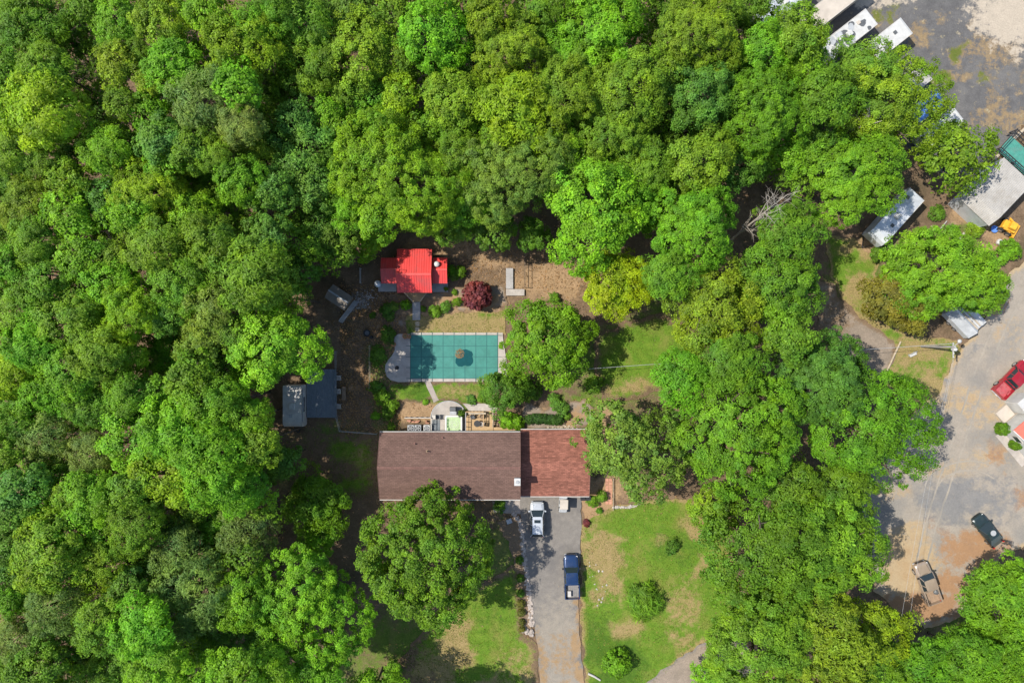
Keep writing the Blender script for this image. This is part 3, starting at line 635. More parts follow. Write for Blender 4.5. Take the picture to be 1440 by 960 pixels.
WOODS = [  # crowns told apart in the wood, each read from the photograph: x, y, radius, hue
 (45,35,42,'m'),(12,98,30,'m'),(95,55,32,'d'),(72,95,34,'m'),(125,15,28,'m'),(165,32,36,'b'),(228,30,32,'o'),(280,18,30,'b'),(163,95,30,'o'),(197,78,20,'m'),(247,95,40,'b'),(210,115,22,'o'),(170,142,24,'m'),(72,165,52,'y'),(10,125,28,'y'),(8,165,26,'m'),(140,168,28,'d'),(20,215,36,'m'),(105,215,26,'d'),(150,215,34,'l'),(215,152,30,'b'),(225,198,32,'c'),(60,228,24,'m'),(230,232,26,'l'),
 (345,72,50,'y'),(335,118,34,'l'),(288,150,48,'g'),(272,208,30,'m'),(302,218,22,'o'),(342,178,32,'g'),(430,45,46,'m'),(447,92,32,'m'),(518,78,62,'o'),(420,165,28,'c'),(462,162,26,'l'),(430,220,48,'c'),(385,20,26,'m'),(360,32,22,'b'),(310,40,24,'m'),(385,130,24,'d'),
 (100,254,32,'o'),(45,292,38,'o'),(100,308,36,'l'),(146,286,30,'c'),(50,345,34,'m'),(10,372,28,'b'),(60,398,42,'m'),(35,442,38,'m'),(120,362,32,'b'),(157,358,26,'o'),(225,272,58,'y'),(272,312,42,'y'),(186,305,34,'b'),(160,404,42,'l'),(190,438,38,'y'),(100,452,40,'m'),(217,350,40,'m'),(260,395,38,'m'),(232,442,28,'c'),(14,318,26,'d'),(20,255,30,'d'),
 (300,345,42,'m'),(340,255,30,'b'),(382,272,32,'c'),(376,330,28,'c'),(362,395,52,'m'),(300,438,36,'w'),(325,470,24,'m'),
 (50,485,38,'l'),(20,530,38,'y'),(100,522,42,'b'),(137,500,38,'m'),(168,492,34,'y'),(60,560,34,'b'),(130,570,34,'m'),(18,592,34,'m'),(35,684,36,'c'),(100,692,22,'o'),(132,700,38,'l'),(205,622,52,'b'),(255,600,52,'l'),(272,528,36,'m'),(222,562,32,'b'),(282,482,30,'w'),(182,560,32,'m'),(300,652,54,'b'),(240,664,50,'y'),(188,690,34,'m'),(335,592,43,'b'),(302,568,38,'b'),(364,625,32,'m'),(340,690,36,'b'),(8,640,28,'m'),(395,650,30,'d'),
 (12,718,32,'c'),(8,772,28,'c'),(72,778,52,'o'),(138,792,38,'o'),(122,732,46,'l'),(190,738,38,'m'),(78,850,38,'g'),(25,892,34,'g'),(18,842,22,'b'),(146,872,38,'m'),(172,822,28,'c'),(202,885,42,'l'),(232,935,42,'l'),(300,952,32,'b'),(335,938,32,'b'),(60,938,42,'m'),(122,942,38,'d'),(15,945,32,'m'),(380,940,40,'b'),(440,955,34,'b'),
 (610,52,48,'l'),(725,72,56,'o'),(690,26,28,'o'),(560,140,30,'y'),(730,155,52,'y'),(640,142,42,'o'),(800,132,42,'o'),(722,242,78,'w'),(845,45,54,'l'),(880,128,60,'m'),(872,192,52,'m'),(930,98,32,'m'),(762,12,34,'m'),(945,22,26,'d'),(665,5,30,'m'),(985,132,54,'c'),(990,45,60,'o'),(1080,68,36,'b'),(1125,48,34,'m'),(1132,92,36,'b'),(1160,135,42,'m'),(915,235,36,'m'),(1060,12,30,'d'),(560,10,28,'m'),(480,330,34,'d'),(1110,320,40,'m'),(1040,235,34,'d'),(1150,205,30,'d'),(450,320,36,'d'),(415,385,30,'d'),(940,385,34,'m'),(1110,478,34,'m'),(960,530,40,'b'),(1030,505,40,'m')]
MARKS = [(411, 571, 'the camper'), (476, 418, 'the brown shed'), (583, 381, 'the red shed'), (95, 622, 'the silvery pines'), (268, 835, 'the largest pine'), (1065, 310, 'the dead tree'),
         (1170, 8, 'the beige trailer'), (900, 490, 'the grass clearing'), (835, 302, 'the domed tree'), (1305, 820, 'the tan pickup')]
SHORT = dict(z='yellow', m='mid green', b='bright green', l='vivid green', y='yellow green', o='olive', d='dark green', c='bluish green', g='grey pine', n='brownish', w='pale green')
CROWNS = [(a[0], a[1], a[2], a[3]) for a in YARD] + WOODS
def wood_label(px, py, r, hue, small=False):
    near = sorted((q for q in CROWNS if (q[0], q[1]) != (px, py)), key=lambda q: math.hypot(q[0] - px, q[1] - py) - q[2])[:2]
    size = 'slender' if small else 'small' if r < 27 else 'large' if r > 44 else 'medium'
    mk = min(MARKS, key=lambda m_: math.hypot(m_[0] - px, m_[1] - py)); d = math.hypot(mk[0] - px, mk[1] - py)
    where = ('near ' + mk[2]) if d < 170 else ('beyond ' + mk[2]) if d < 330 else 'deep in the wood'
    return f"{size} {SHORT[hue]} tree between {SHORT[near[0][3]]} and {SHORT[near[1][3]]} crowns {where}"
for k, (px, py, r, hue) in enumerate(WOODS):
    low = hue == 'd'
    tree(px, py, r, hue, 9 if low else 14 + 3 * ((px * 7 + py * 3) % 10) / 10 - (3 if px > 400 else 0), wood_label(px, py, r, hue), 'trees of the wood')
# the rest of the canopy that fills the gaps
KEEP = [(415, 560, 42), (485, 430, 45), (1262, 304, 45), (1180, 25, 60), (1285, 800, 55), (1070, 305, 40), (905, 490, 60), (440, 650, 60), (1190, 420, 55), (1215, 370, 40)]   # open spots of the photograph
def gap_fill():
    rng = random.Random(4)
    woods = [[(-60, -50), (1010, -50), (1120, 60), (1130, 300), (1050, 330), (930, 340), (800, 250), (640, 310), (500, 320), (440, 420), (330, 440), (330, 560), (380, 610), (390, 690), (370, 760), (370, 1000), (-60, 1000)]]
    rest = []; n = 0
    for tries in range(22000):
        px = rng.uniform(-70, 1440); py = rng.uniform(-50, 1000)
        r = rng.uniform(16, 28) if tries > 3500 else rng.uniform(28, 40)
        if not any(inside(np.array([px]), np.array([py]), w)[0] for w in woods): continue
        if any((px - a) ** 2 + (py - b) ** 2 < (r + c) ** 2 for a, b, c in KEEP): continue
        if any((px - a) ** 2 + (py - b) ** 2 < (.57 * (r + c)) ** 2 for a, b, c in PLACED): continue
        hue = rng.choice('mmmbbblco'); zc = rng.uniform(8.5, 12.5) if px < 900 else rng.uniform(6, 9)
        if tries <= 3500 and n < 66 and 0 < px and 0 < py < 960: tree(px, py, r, hue, zc, wood_label(px, py, r, hue, True), 'slender trees filling the wood', 'broad'); n += 1
        elif len(rest) < 230: rest.append((px, py, r, zc)); PLACED.append((px, py, r))
    return rest
REST = gap_fill()
def understory(rest):
    """what grows between and below the tall crowns and reads as one mass"""
    rng = np.random.default_rng(77); protos = []
    for v in range(3):
        me = foliage_mesh('u', 500 + v, 2.2, zr=.8, leaf=.28, asp=.6, nl=.65, rl=.6, per=.34, jag=.25); n = len(me.vertices)
        co = np.empty(n * 3, np.float32); me.vertices.foreach_get('co', co); t = np.empty(n * 4, np.float32); me.color_attributes['tint'].data.foreach_get('color', t)
        protos.append((co.reshape(-1, 3), t.reshape(-1, 4))); bpy.data.meshes.remove(me)
    Vv, Tt, stems = [], [], MB()
    for px, py, r, zc in rest:
        co, t = protos[rng.integers(3)]; s = r * K * (CAM_H - zc) / CAM_H / 2.2; a = rng.uniform(0, 6.283); x, y, _ = G(px, py, zc)
        q = co * s; q = np.stack([q[:, 0] * np.cos(a) - q[:, 1] * np.sin(a) + x, q[:, 0] * np.sin(a) + q[:, 1] * np.cos(a) + y, q[:, 2] + zc], 1)
        t = t.copy(); t[:, 0] *= rng.uniform(.8, 1.25); t[:, 1] = np.clip(t[:, 1] + rng.uniform(-.3, .6), 0, 1); Vv.append(q); Tt.append(t)
    Vv = np.concatenate(Vv).astype(np.float32); Tt = np.concatenate(Tt).astype(np.float32); n = len(Vv)
    me = bpy.data.meshes.new('understory'); me.vertices.add(n); me.vertices.foreach_set('co', Vv.ravel()); me.loops.add(n); me.loops.foreach_set('vertex_index', np.arange(n, dtype=np.int32))
    me.polygons.add(n // 4); me.polygons.foreach_set('loop_start', np.arange(0, n, 4, dtype=np.int32)); me.update()
    at = me.color_attributes.new('tint', 'FLOAT_COLOR', 'POINT'); at.data.foreach_set('color', Tt.ravel()); me.materials.append(M['leaf'])
    o = link('understory', me); c = HUE['m']; o.color = (c[0] * LEAF_GAIN, c[1] * LEAF_GAIN, c[2] * LEAF_GAIN, 1)
    tag(o, 'green undergrowth and young stems filling gaps of the wood', 'undergrowth', kind='stuff')
    for px, py, r, zc in rest: x, y, _ = G(px, py, zc); stems.tube([(x, y, -.1), (x + .1, y, zc * .5), (x, y, zc)], [.14, .11, .05], 5)
    so = stems.build('stem', M['bark'], o); so['kind'] = 'stuff'
understory(REST)

# ---------------------------------------------------------------- the house
def gable(B, x0, x1, y0, y1, yr, ze, zr, th=.16, steps=14):
    """gable roof, ridge along x at y=yr, with stepped shingle courses"""
    for ya, s in ((y0, 1), (y1, -1)):
        for k in range(steps):
            a, b = k / steps, (k + 1) / steps
            Y0 = ya + (yr - ya) * a; Y1 = ya + (yr - ya) * b; Z0 = ze + (zr - ze) * a; Z1 = ze + (zr - ze) * b
            p = [(Y0, Z0 - th), (Y0, Z0 + .022), (Y1, Z1), (Y1, Z1 - th)]
            L = [(x0, u, w) for u, w in p]; R2 = [(x1, u, w) for u, w in p]
            B.loft([L, R2] if s > 0 else [R2, L])
def window(parent, x, y, z, w, h, n):
    """window in a wall facing n=(nx,ny)"""
    nx, ny = n; tx, ty = -ny, nx
    f = MB()
    for s in (-1, 1): f.bar((x + tx * s * w / 2 + nx * .03, y + ty * s * w / 2 + ny * .03, z - h / 2), (x + tx * s * w / 2 + nx * .03, y + ty * s * w / 2 + ny * .03, z + h / 2), .08)
    for s in (-1, 1): f.bar((x - tx * w / 2 + nx * .032, y - ty * w / 2 + ny * .032, z + s * h / 2), (x + tx * w / 2 + nx * .032, y + ty * w / 2 + ny * .032, z + s * h / 2), .08)
    o = f.build('window', M['trim'], parent)
    g_ = MB(); g_.bar((x - tx * w / 2 + nx * .015, y - ty * w / 2 + ny * .015, z), (x + tx * w / 2 + nx * .015, y + ty * w / 2 + ny * .015, z), .02, h); g_.build('pane', M['glass'], o)
def house():
    ZE, ZR = 4.2, 5.75
    hx, hy, _ = G(680, 655, 0); t = thing('house', 'long brown shingle roofed house with lower red shingle garage wing', 'house', (hx, hy, 0))
    q = lambda px, py, z: (G(px, py, z)[0] - hx, G(px, py, z)[1] - hy)
    x0, y1 = q(534, 607.5, ZE); x1, y0 = q(731.5, 702, ZE); yr = q(680, 658, ZR)[1]
    B = MB(); B.box(x0 + .45, x1 - .12, y0 + .55, y1 - .45, -.02, ZE - .12)
    for xe in (x0 + .45, x1 - .12):
        B.add([(xe - .06, y0 + .55, ZE - .13), (xe - .06, y1 - .45, ZE - .13), (xe - .06, yr, ZR - .25), (xe + .06, y0 + .55, ZE - .13), (xe + .06, y1 - .45, ZE - .13), (xe + .06, yr, ZR - .25)],
              [(0, 1, 2), (5, 4, 3), (0, 2, 5, 3), (2, 1, 4, 5)])
    w = B.build('wall', M['siding'], t)
    R1 = MB(); gable(R1, x0, x1, y0, y1, yr, ZE, ZR, steps=24); r = R1.build('roof', M['shingle'], t)
    c = MB()
    n = 60
    for k in range(n):
        a = x0 + (x1 - x0) * k / n; b = x0 + (x1 - x0) * (k + 1) / n - .01
        c.add([(a, yr - .16, ZR - .03), (a, yr, ZR + .05), (a, yr + .16, ZR - .03), (b, yr - .16, ZR - .015), (b, yr, ZR + .065), (b, yr + .16, ZR - .015)], [(0, 3, 4, 1), (1, 4, 5, 2), (3, 5, 4), (0, 1, 2)])
    c.build('ridge_cap', M['cap'], r)
    for yy, nm in ((y0 - .06, 'gutter'), (y1 + .06, 'gutter')):
        g_ = MB(); g_.box(x0, x1, yy - .035, yy + .055, ZE - .15, ZE + .005); g_.build(nm, M['trim'], r)
    for xe in (x0 - .02, x1 + .02):
        g_ = MB()
        for ya in (y0, y1): g_.bar((xe, ya, ZE - .05), (xe, yr, ZR - .05), .03, .16)
        g_.build('rake_board', M['cap'], r)
    for px, py, h in ((583, 624, .35), (601, 634, .6), (622, 616, .3)):
        vx, vy = q(px, py, 5); zz = ZE + (ZR - ZE) * (vy - y1) / (yr - y1)
        v = MB(); v.cyl((vx, vy, zz - .1), .07, h + .1, 10); v.cyl((vx, vy, zz + .005), .16, .04, 12, .1)
        v.build('vent_pipe', M['brownwood'] if h > .5 else M['cap'], r)
    cx, cy = q(727.5, 677.5, 6.2); zz = ZE + .3
    ch = MB(); ch.box(cx - .33, cx + .33, cy - .40, cy + .40, zz, 6.1); ch.box(cx - .37, cx + .37, cy - .44, cy + .44, 6.1, 6.22)
    ch = ch.build('chimney', M['white'], r)
    vt = MB(); vt.cyl((cx, cy, 6.221), .2, .1, 14); vt.build('flue', M['grey'], t)
    # garage wing
    GE, GR = 2.55, 3.9
    a0, b1 = q(731.5, 604, GE); a1, b0 = q(828.5, 697.5, GE); br = q(780, 649, GR)[1]; a0 = x1 + .07
    B = MB(); B.box(a0 + .02, a1 - .4, b0 + .5, b1 - .4, -.02, GE - .12); gw = B.build('garage_wall', M['siding'], t)
    R2 = MB(); gable(R2, a0, a1, b0, b1, br, GE, GR, steps=24); gr = R2.build('garage_roof', M['shingle_red'], t)
    for yy in (b0 - .06, b1 + .06):
        g_ = MB(); g_.box(a0, a1, yy - .035, yy + .055, GE - .15, GE + .005); g_.build('gutter', M['trim'], gr)
    g_ = MB()
    for ya in (b0, b1): g_.bar((a1 + .02, ya, GE - .05), (a1 + .02, br, GR - .05), .04, .2)
    g_.build('rake_board', M['cap'], gr)
    for k in range(2):
        d = MB(); xx = a0 + 2.2 + k * 3.6
        for i in range(4): d.box(xx - 1.3, xx + 1.3, b0 + .44, b0 + .49, .02 + i * .54, .54 + i * .54)
        d.build('garage_door', M['white'], t)
    d = MB(); d.box(x1 - 4.2, x1 - 3.2, y0 + .48, y0 + .56, .2, 2.3); dd = d.build('door', M['brownwood'], t)
    h = MB(); h.cyl((x1 - 3.35, y0 + .44, 1.2), .04, .1, 8); h.build('handle', M['rim'], dd)
    for f in (.12, .3, .48, .66): window(t, x0 + (x1 - x0) * f, y0 + .55, 2.9, 1.5, 1.2, (0, -1))
    for f in (.12, .3, .5): window(t, x0 + (x1 - x0) * f, y1 - .45, 2.9, 1.4, 1.1, (0, 1))
    window(t, x0 + .45, (y0 + y1) / 2, 2.9, 1.2, 1.1, (-1, 0))
house()

def planks(B, x0, x1, y0, y1, z0, z1, along='x', w=.14, gap=.012, rng=random.Random(3)):
    a, b = (y0, y1) if along == 'x' else (x0, x1); n = max(1, int((b - a) / w)); st = (b - a) / n
    for k in range(n):
        u, v = a + k * st + gap / 2, a + (k + 1) * st - gap / 2; dz = rng.uniform(-.004, .004)
        if along == 'x': B.box(x0, x1, u, v, z0, z1 + dz)
        else: B.box(u, v, y0, y1, z0, z1 + dz)
def deck(name, label, px0, py0, px1, py1, z, mat, along='x', cat='deck', leg=True, w=.14):
    cx, cy, _ = G((px0 + px1) / 2, (py0 + py1) / 2, z); x0, y1 = G2(px0, py0, z); x1, y0 = G2(px1, py1, z)
    t = thing(name, label, cat, (cx, cy, 0)); X0, X1, Y0, Y1 = x0 - cx, x1 - cx, y0 - cy, y1 - cy
    B = MB(); planks(B, X0, X1, Y0, Y1, z - .04, z, along, w); o = B.build('decking', mat, t); o['kind'] = 'stuff'
    f = MB(); f.box(X0 + .05, X1 - .05, Y0 + .05, Y1 - .05, z - .2, z - .045); f.build('joist_frame', M['brownwood'], t)
    if leg and z > .25:
        for u in (X0 + .15, X1 - .15):
            for v in (Y0 + .15, Y1 - .15): p = MB(); p.box(u - .06, u + .06, v - .06, v + .06, -.06, z - .19); p.build('leg', M['brownwood'], t)
    return t, (X0, X1, Y0, Y1)
def rail(t, a, b, z0, h, mat, n=4, nm='railing', post=.09):
    B = MB(); a = Vector((*a, 0)); b = Vector((*b, 0))
    for k in range(n + 1): p = a.lerp(b, k / n); B.box(p.x - post / 2, p.x + post / 2, p.y - post / 2, p.y + post / 2, z0, z0 + h)
    for hz in (.5, 1.0): B.bar((a.x, a.y, z0 + h * hz + .02), (b.x, b.y, z0 + h * hz + .02), .09 if hz == 1 else .04, .04)
    return B.build(nm, mat, t)

# ---------------------------------------------------------------- red roofed pool shed
def ribbed(B, x0, x1, y0, y1, yr, ze, zr, sp=.30):
    for ya, s in ((y0, 1), (y1, -1)):
        p = [(ya, ze - .05), (ya, ze), (yr, zr), (yr, zr - .05)]
        L = [(x0, u, w) for u, w in p]; R2 = [(x1, u, w) for u, w in p]; B.loft([L, R2] if s > 0 else [R2, L])
def ribs(B, x0, x1, y0, y1, yr, ze, zr, sp=.30):
    n = int((x1 - x0) / sp)
    for k in range(n + 1):
        x = x0 + .03 + (x1 - x0 - .06) * k / n
        for ya in (y0, y1): B.bar((x, ya, ze + .015), (x, yr, zr + .015), .05, .05)
def red_shed():
    cx, cy, _ = G(583, 381, 0); t = thing('pool_shed', 'red metal roofed shed with side wings and grey porches by the pool', 'shed', (cx, cy, 0))
    q = lambda px, py, z: (G(px, py, z)[0] - cx, G(px, py, z)[1] - cy)
    for nm, (pa, pb, pt, pbm, pr, ze, zr) in (('main', (558.5, 607.5, 350, 411.5, 385.5, 3.1, 4.0)), ('w', (536, 558, 362.5, 398.5, 379, 2.55, 3.05)), ('e', (608, 629, 362.5, 398.5, 379, 2.55, 3.05))):
        x0, y1 = q(pa, pt, ze); x1, y0 = q(pb, pbm, ze); yr = q(580, pr, zr)[1]
        w = MB(); i = .25; w.box(x0 + i, x1 - i, y0 + (1.1 if nm == 'main' else .3), y1 - .3, -.06, ze - .06); w.build('wall', M['brownwood'], t)
        B = MB(); ribbed(B, x0, x1, y0, y1, yr, ze, zr); r = B.build('roof', M['redmetal'], t)
        B = MB(); ribs(B, x0, x1, y0, y1, yr, ze, zr); s = B.build('seam', M['redmetal'], r); s['kind'] = 'stuff'
        B = MB(); B.bar((x0, yr, zr + .045), (x1, yr, zr + .045), .26, .05); B.build('ridge_cap', M['redmetal'], r)
        if nm == 'e':
            vx, vy = q(614.5, 371.5, 3.0); v = MB(); v.cyl((vx, vy, 2.75), .15, .25, 14)
            v.lathe((vx, vy, 3.0), [(.2, 0), (.34, .08), (.36, .2), (.26, .32), (.06, .38)], 16); v.build('turbine_vent', M['white'], r)
        if nm == 'main':
            for xe in (x0 + .3, x1 - .3):
                p = MB(); p.box(xe - .07, xe + .07, y0 + .2, y0 + .34, .25, ze - .06); p.build('porch_post', M['brownwood'], t)
    for pa, pb, pt, pbm in ((532, 557.5, 397, 410), (607, 630, 397, 410.5)):
        x0, y1 = q(pa, pt, .3); x1, y0 = q(pb, pbm, .3); B = MB(); planks(B, x0, x1, y0, y1, .22, .3); o = B.build('porch', M['greywood'], t); o['kind'] = 'stuff'
        B = MB(); B.box(x0 + .04, x1 - .04, y0 + .04, y1 - .04, -.06, .215); B.build('porch_base', M['brownwood'], t)
    B = MB(); B.prism([q(566, 408, .3), q(603, 408, .3), q(592, 424, .3), q(579, 424, .3)], -.06, .28); B.build('porch', M['tanwood'], t)
    for a, b in (((567, 410), (581, 424.5)), ((601, 410), (590, 424.5))):
        rail(t, q(*a, 1.1), q(*b, 1.1), .28, .85, M['log'], 2)
red_shed()
t, (X0, X1, Y0, Y1) = deck('boardwalk', 'narrow grey boardwalk leading down from the red shed porch', 580, 424.5, 591, 450, .2, M['greywood'], 'x')
for k in range(2):
    p = MB(); x, y, _ = G(587, 455 + k * 8); p.box(-.27, .27, -.3, .3, -.05, .045, .03); o = p.build('stepping_stone', M['log'], None, (x, y, 0))
    tag(o, ('square tan stepping stone touching the boardwalk end', 'square tan stepping stone touching the pool coping')[k], 'paving stone', 'stepping stones from boardwalk to pool')
def can(px, py, r, h, m, name, label, cat):
    x, y, _ = G(px, py, h); t = thing(name, label, cat, (x, y, 0))
    b = MB(); b.lathe((0, 0, 0), [(r * .9, -.06), (r, .05), (r, h * .9), (r * .8, h * .96)], 18); b.build('body', m, t)
    c = MB(); c.lathe((0, 0, h * .94), [(r * 1.04, 0), (r * 1.04, .05), (r * .5, .12), (.03, .14)], 18); c.build('lid', m, t)
    c = MB(); c.bar((-.1, 0, h + .1), (.1, 0, h + .1), .03); c.build('handle', M['iron'], t); return t
can(531, 399, .42, 1.05, M['silver'], 'metal_bin', 'round silver metal bin beside the shed porch', 'bin')
t, e = deck('boardwalk', 'grey ramp of boards, upright arm of the L shaped boardwalk', 711.5, 377, 721.5, 406, .3, M['greywood'], 'x')
t, e = deck('boardwalk', 'short pale boardwalk, foot of the L shaped boardwalk', 711.5, 406.5, 737.5, 415.5, .28, M['concrete'], 'y')

# brown shed under the trees
def brown_shed():
    x, y, _ = G(476, 418, 2.3); t = thing('garden_shed', 'small dull brown roofed shed under the trees', 'shed', (x, y, 0), R_(-33))
    B = MB(); B.box(-1.25, 1.25, -.75, .75, -.08, 2.1); B.build('wall', M['brownwood'], t)
    B = MB(); gable(B, -1.5, 1.5, -1.0, 1.0, .1, 2.15, 2.6, .08, 6); r = B.build('roof', M['shedroof'], t)
    B = MB(); B.bar((-1.5, .1, 2.62), (1.5, .1, 2.62), .2, .04); B.build('ridge_cap', M['grey'], r)
    B = MB(); B.box(-.45, .45, -.80, -.75, 0, 1.9); d = B.build('door', M['greywood'], t)
    B = MB(); B.box(.3, .36, -.84, -.8, .9, 1.05); B.build('handle', M['iron'], d)
brown_shed()
x, y, _ = G(490, 437, .3); t = thing('lumber_stack', 'stack of grey boards lying beside the brown shed', 'lumber', (x, y, 0), R_(52))
LR = random.Random(8)
for k in range(6):
    B = MB(); B.box(-1.6 + LR.uniform(-.3, .2), 1.5 + LR.uniform(-.2, .3), -.3 + (k % 3) * .2, -.3 + (k % 3) * .2 + .17, -.06 + (k // 3) * .17, .1 + (k // 3) * .17); B.build('board', M['greywood'], t)

# ---------------------------------------------------------------- pool
def pool():
    out = [(560, 469), (709, 467), (711, 536), (560, 537)]
    arc = [(560, 537), (550, 534.5), (544, 529), (541.5, 521), (542, 513), (546, 506), (551, 500), (555, 493), (555.5, 486), (554, 480), (555.5, 473), (560, 469.5)]
    poly = [(709, 467), (712, 490), (716, 512), (718, 524), (702, 536.5)] + arc
    cx, cy, _ = G(640, 502, 0); q = lambda px, py: (G(px, py)[0] - cx, G(px, py)[1] - cy)
    t = thing('pool', 'rectangular pool with pale concrete surround under a teal cover', 'pool', (cx, cy, 0))
    hole = [q(578, 472), q(699, 472), q(699, 531), q(578, 531)]
    pts = [Vector(q(*p)) for p in poly]; n = len(pts); vs_ = pts + [Vector(p) for p in hole]
    from mathutils.geometry import tessellate_polygon
    # surround as four slabs round the basin plus the rounded apron
    def slab(pp, nm='coping'):
        B = MB(); B.prism([q(*p) for p in pp], -.08, .07); return B.build(nm, M['concrete'], t)
    xs = [578 + 121 * k / 8 for k in range(9)]
    for k in range(8):
        slab([(xs[k] + .12, 467.6), (xs[k + 1] - .12, 467.6), (xs[k + 1] - .12, 472), (xs[k] + .12, 472)])
        slab([(xs[k] + .12, 531), (xs[k + 1] - .12, 531), (xs[k + 1] - .12, 536.4), (xs[k] + .12, 536.4)])
    ys = [472 + 59 * k / 4 for k in range(5)]
    for k in range(4): slab([(699.1, ys[k] + .1), (707 + k * 2.3, ys[k] + .1), (709 + k * 2.3, ys[k + 1] - .1), (699.1, ys[k + 1] - .1)])
    slab([(699.1, 467.6), (707, 467.6), (707, 471.9), (699.1, 471.9)]); slab([(699.1, 531.2), (718, 531.2), (704, 536.4), (699.1, 536.4)])
    slab([(577.7, 469.3), (577.7, 536.6)] + arc, 'apron')
    B = MB(); x0, y1 = q(577.8, 471.9); x1, y0 = q(699.2, 531.1)
    B.box(x0 - .1, x1 + .1, y0 - .1, y1 + .1, -1.6, -1.5)
    for a in ((x0 - .15, x0 - .02, y0, y1), (x1 + .02, x1 + .15, y0, y1), (x0, x1, y0 - .15, y0 - .02), (x0, x1, y1 + .02, y1 + .15)): B.box(*a, -1.5, -.09)
    B.build('basin', M['white'], t)
pool()
def pool_cover():
    cx, cy, _ = G(638.5, 501.5, 0); t = thing('pool_cover', 'teal mesh safety cover with dark straps stretched over the pool', 'pool cover', (cx, cy, 0))
    q = lambda px, py: (G(px, py)[0] - cx, G(px, py)[1] - cy); x0, y1 = q(577.2, 471.2); x1, y0 = q(699.8, 531.8)
    nx, ny = 8, 4; me = None; W, Hh = (x1 - x0) / nx, (y1 - y0) / ny
    for i in range(nx):
        for j in range(ny):
            if me is None: B = MB(); B.box(-W / 2 + .008, W / 2 - .008, -Hh / 2 + .008, Hh / 2 - .008, .085, .1); me = B.mesh('panel', M['cover'])
            link('panel', me, t, (x0 + W * (i + .5), y0 + Hh * (j + .5), 0))
    for i in range(nx + 1):
        xx = x0 + W * i; B = MB(); B.bar((xx, y0 - .42, .108), (xx, y1 + .38, .108), .055, .012); B.build('strap', M['strap'], t)
    for j in range(ny + 1):
        yy = y0 + Hh * j; B = MB(); B.bar((x0 - .55, yy, .114), (x1 + .5, yy, .114), .055, .012); B.build('strap', M['strap'], t)
pool_cover()
def blobpoly(c, parts, n=46, rng=random.Random(5)):
    pts = []
    for k in range(n):
        a = 6.2832 * k / n; d = (math.cos(a), math.sin(a)); m = 0
        for bx, by, br in parts:   # farthest reach of the union of discs along this ray
            p = bx * d[0] + by * d[1]; e = br * br - (bx * bx + by * by - p * p)
            if e > 0: m = max(m, p + math.sqrt(e))
        m = max(m, .2) * rng.uniform(.97, 1.03); pts.append((c[0] + d[0] * m, c[1] + d[1] * m))
    return pts
x, y, _ = G(652, 503); B = MB(); B.prism(blobpoly((0, 0), [(.15, .35, .75), (.55, -.35, .7), (-.35, -.4, .72), (.6, .42, .55)]), .121, .125); o = B.build('puddle', M['puddle'], None, (x, y, 0)); tag(o, 'dark rain puddle in the sag of the teal pool cover', 'puddle')
x, y, _ = G(646.5, 497, .12); t = None
LRn = random.Random(3); B = MB()
for k in range(160):
    a = LRn.uniform(0, 6.28); r = .62 * math.sqrt(LRn.random()); c = Vector((r * math.cos(a), r * math.sin(a), .127 + .10 * (1 - r / .62) * LRn.random())); s = LRn.uniform(.05, .10)
    u = Vector((math.cos(a * 3), math.sin(a * 3), LRn.uniform(-.4, .4))) * s; w = Vector((-math.sin(a * 3), math.cos(a * 3), LRn.uniform(-.4, .4))) * s * .6
    B.add([c - u, c + w, c + u, c - w], [(0, 1, 2, 3)])
o = B.build('leaf_pile', M['litter'], None, (x, y, 0)); tag(o, 'small heap of dead brown leaves on the pool cover', 'leaves', kind='stuff')
def pot(px, py, r, label, m='terra'):
    x, y, _ = G(px, py, .3); t = thing('flower_pot', label, 'flower pot', (x, y, .07), 0, 'flower pots round the pool')
    B = MB(); B.lathe((0, 0, 0), [(r * .7, 0), (r * .95, .36), (r * 1.08, .37), (r * 1.08, .44), (r * .9, .44), (r * .86, .38)], 16); B.build('pot', M[m], t)
    B = MB(); B.cyl((0, 0, .30), r * .85, .09, 14); B.build('soil', M['litter'], t)
pot(570, 472.5, .34, 'wide terracotta pot at the top of the concrete apron'); pot(575.5, 473.5, .24, 'small terracotta pot beside the wide pot on the apron'); pot(554, 484, .27, 'terracotta pot on the curved edge of the apron')
x, y, _ = G(558.5, 517); t = thing('umbrella_base', 'round black umbrella base standing on the concrete apron', 'umbrella base', (x, y, .07)); B = MB(); B.lathe((0, 0, 0), [(.26, 0), (.26, .06), (.2, .11), (.05, .14)], 18); B.build('base', M['black'], t); B = MB(); B.cyl((0, 0, .13), .03, .3, 8); B.build('socket', M['iron'], t)
x, y, _ = G(714, 513); t = thing('skimmer_box', 'small black box beside the tree at the pool end', 'box', (x, y, .07)); B = MB(); B.box(-.18, .18, -.22, .22, 0, .3, .03); B.build('body', M['black'], t); B = MB(); B.box(-.2, .2, -.24, .24, .3, .34, .01); B.build('lid', M['darkgrey'], t)

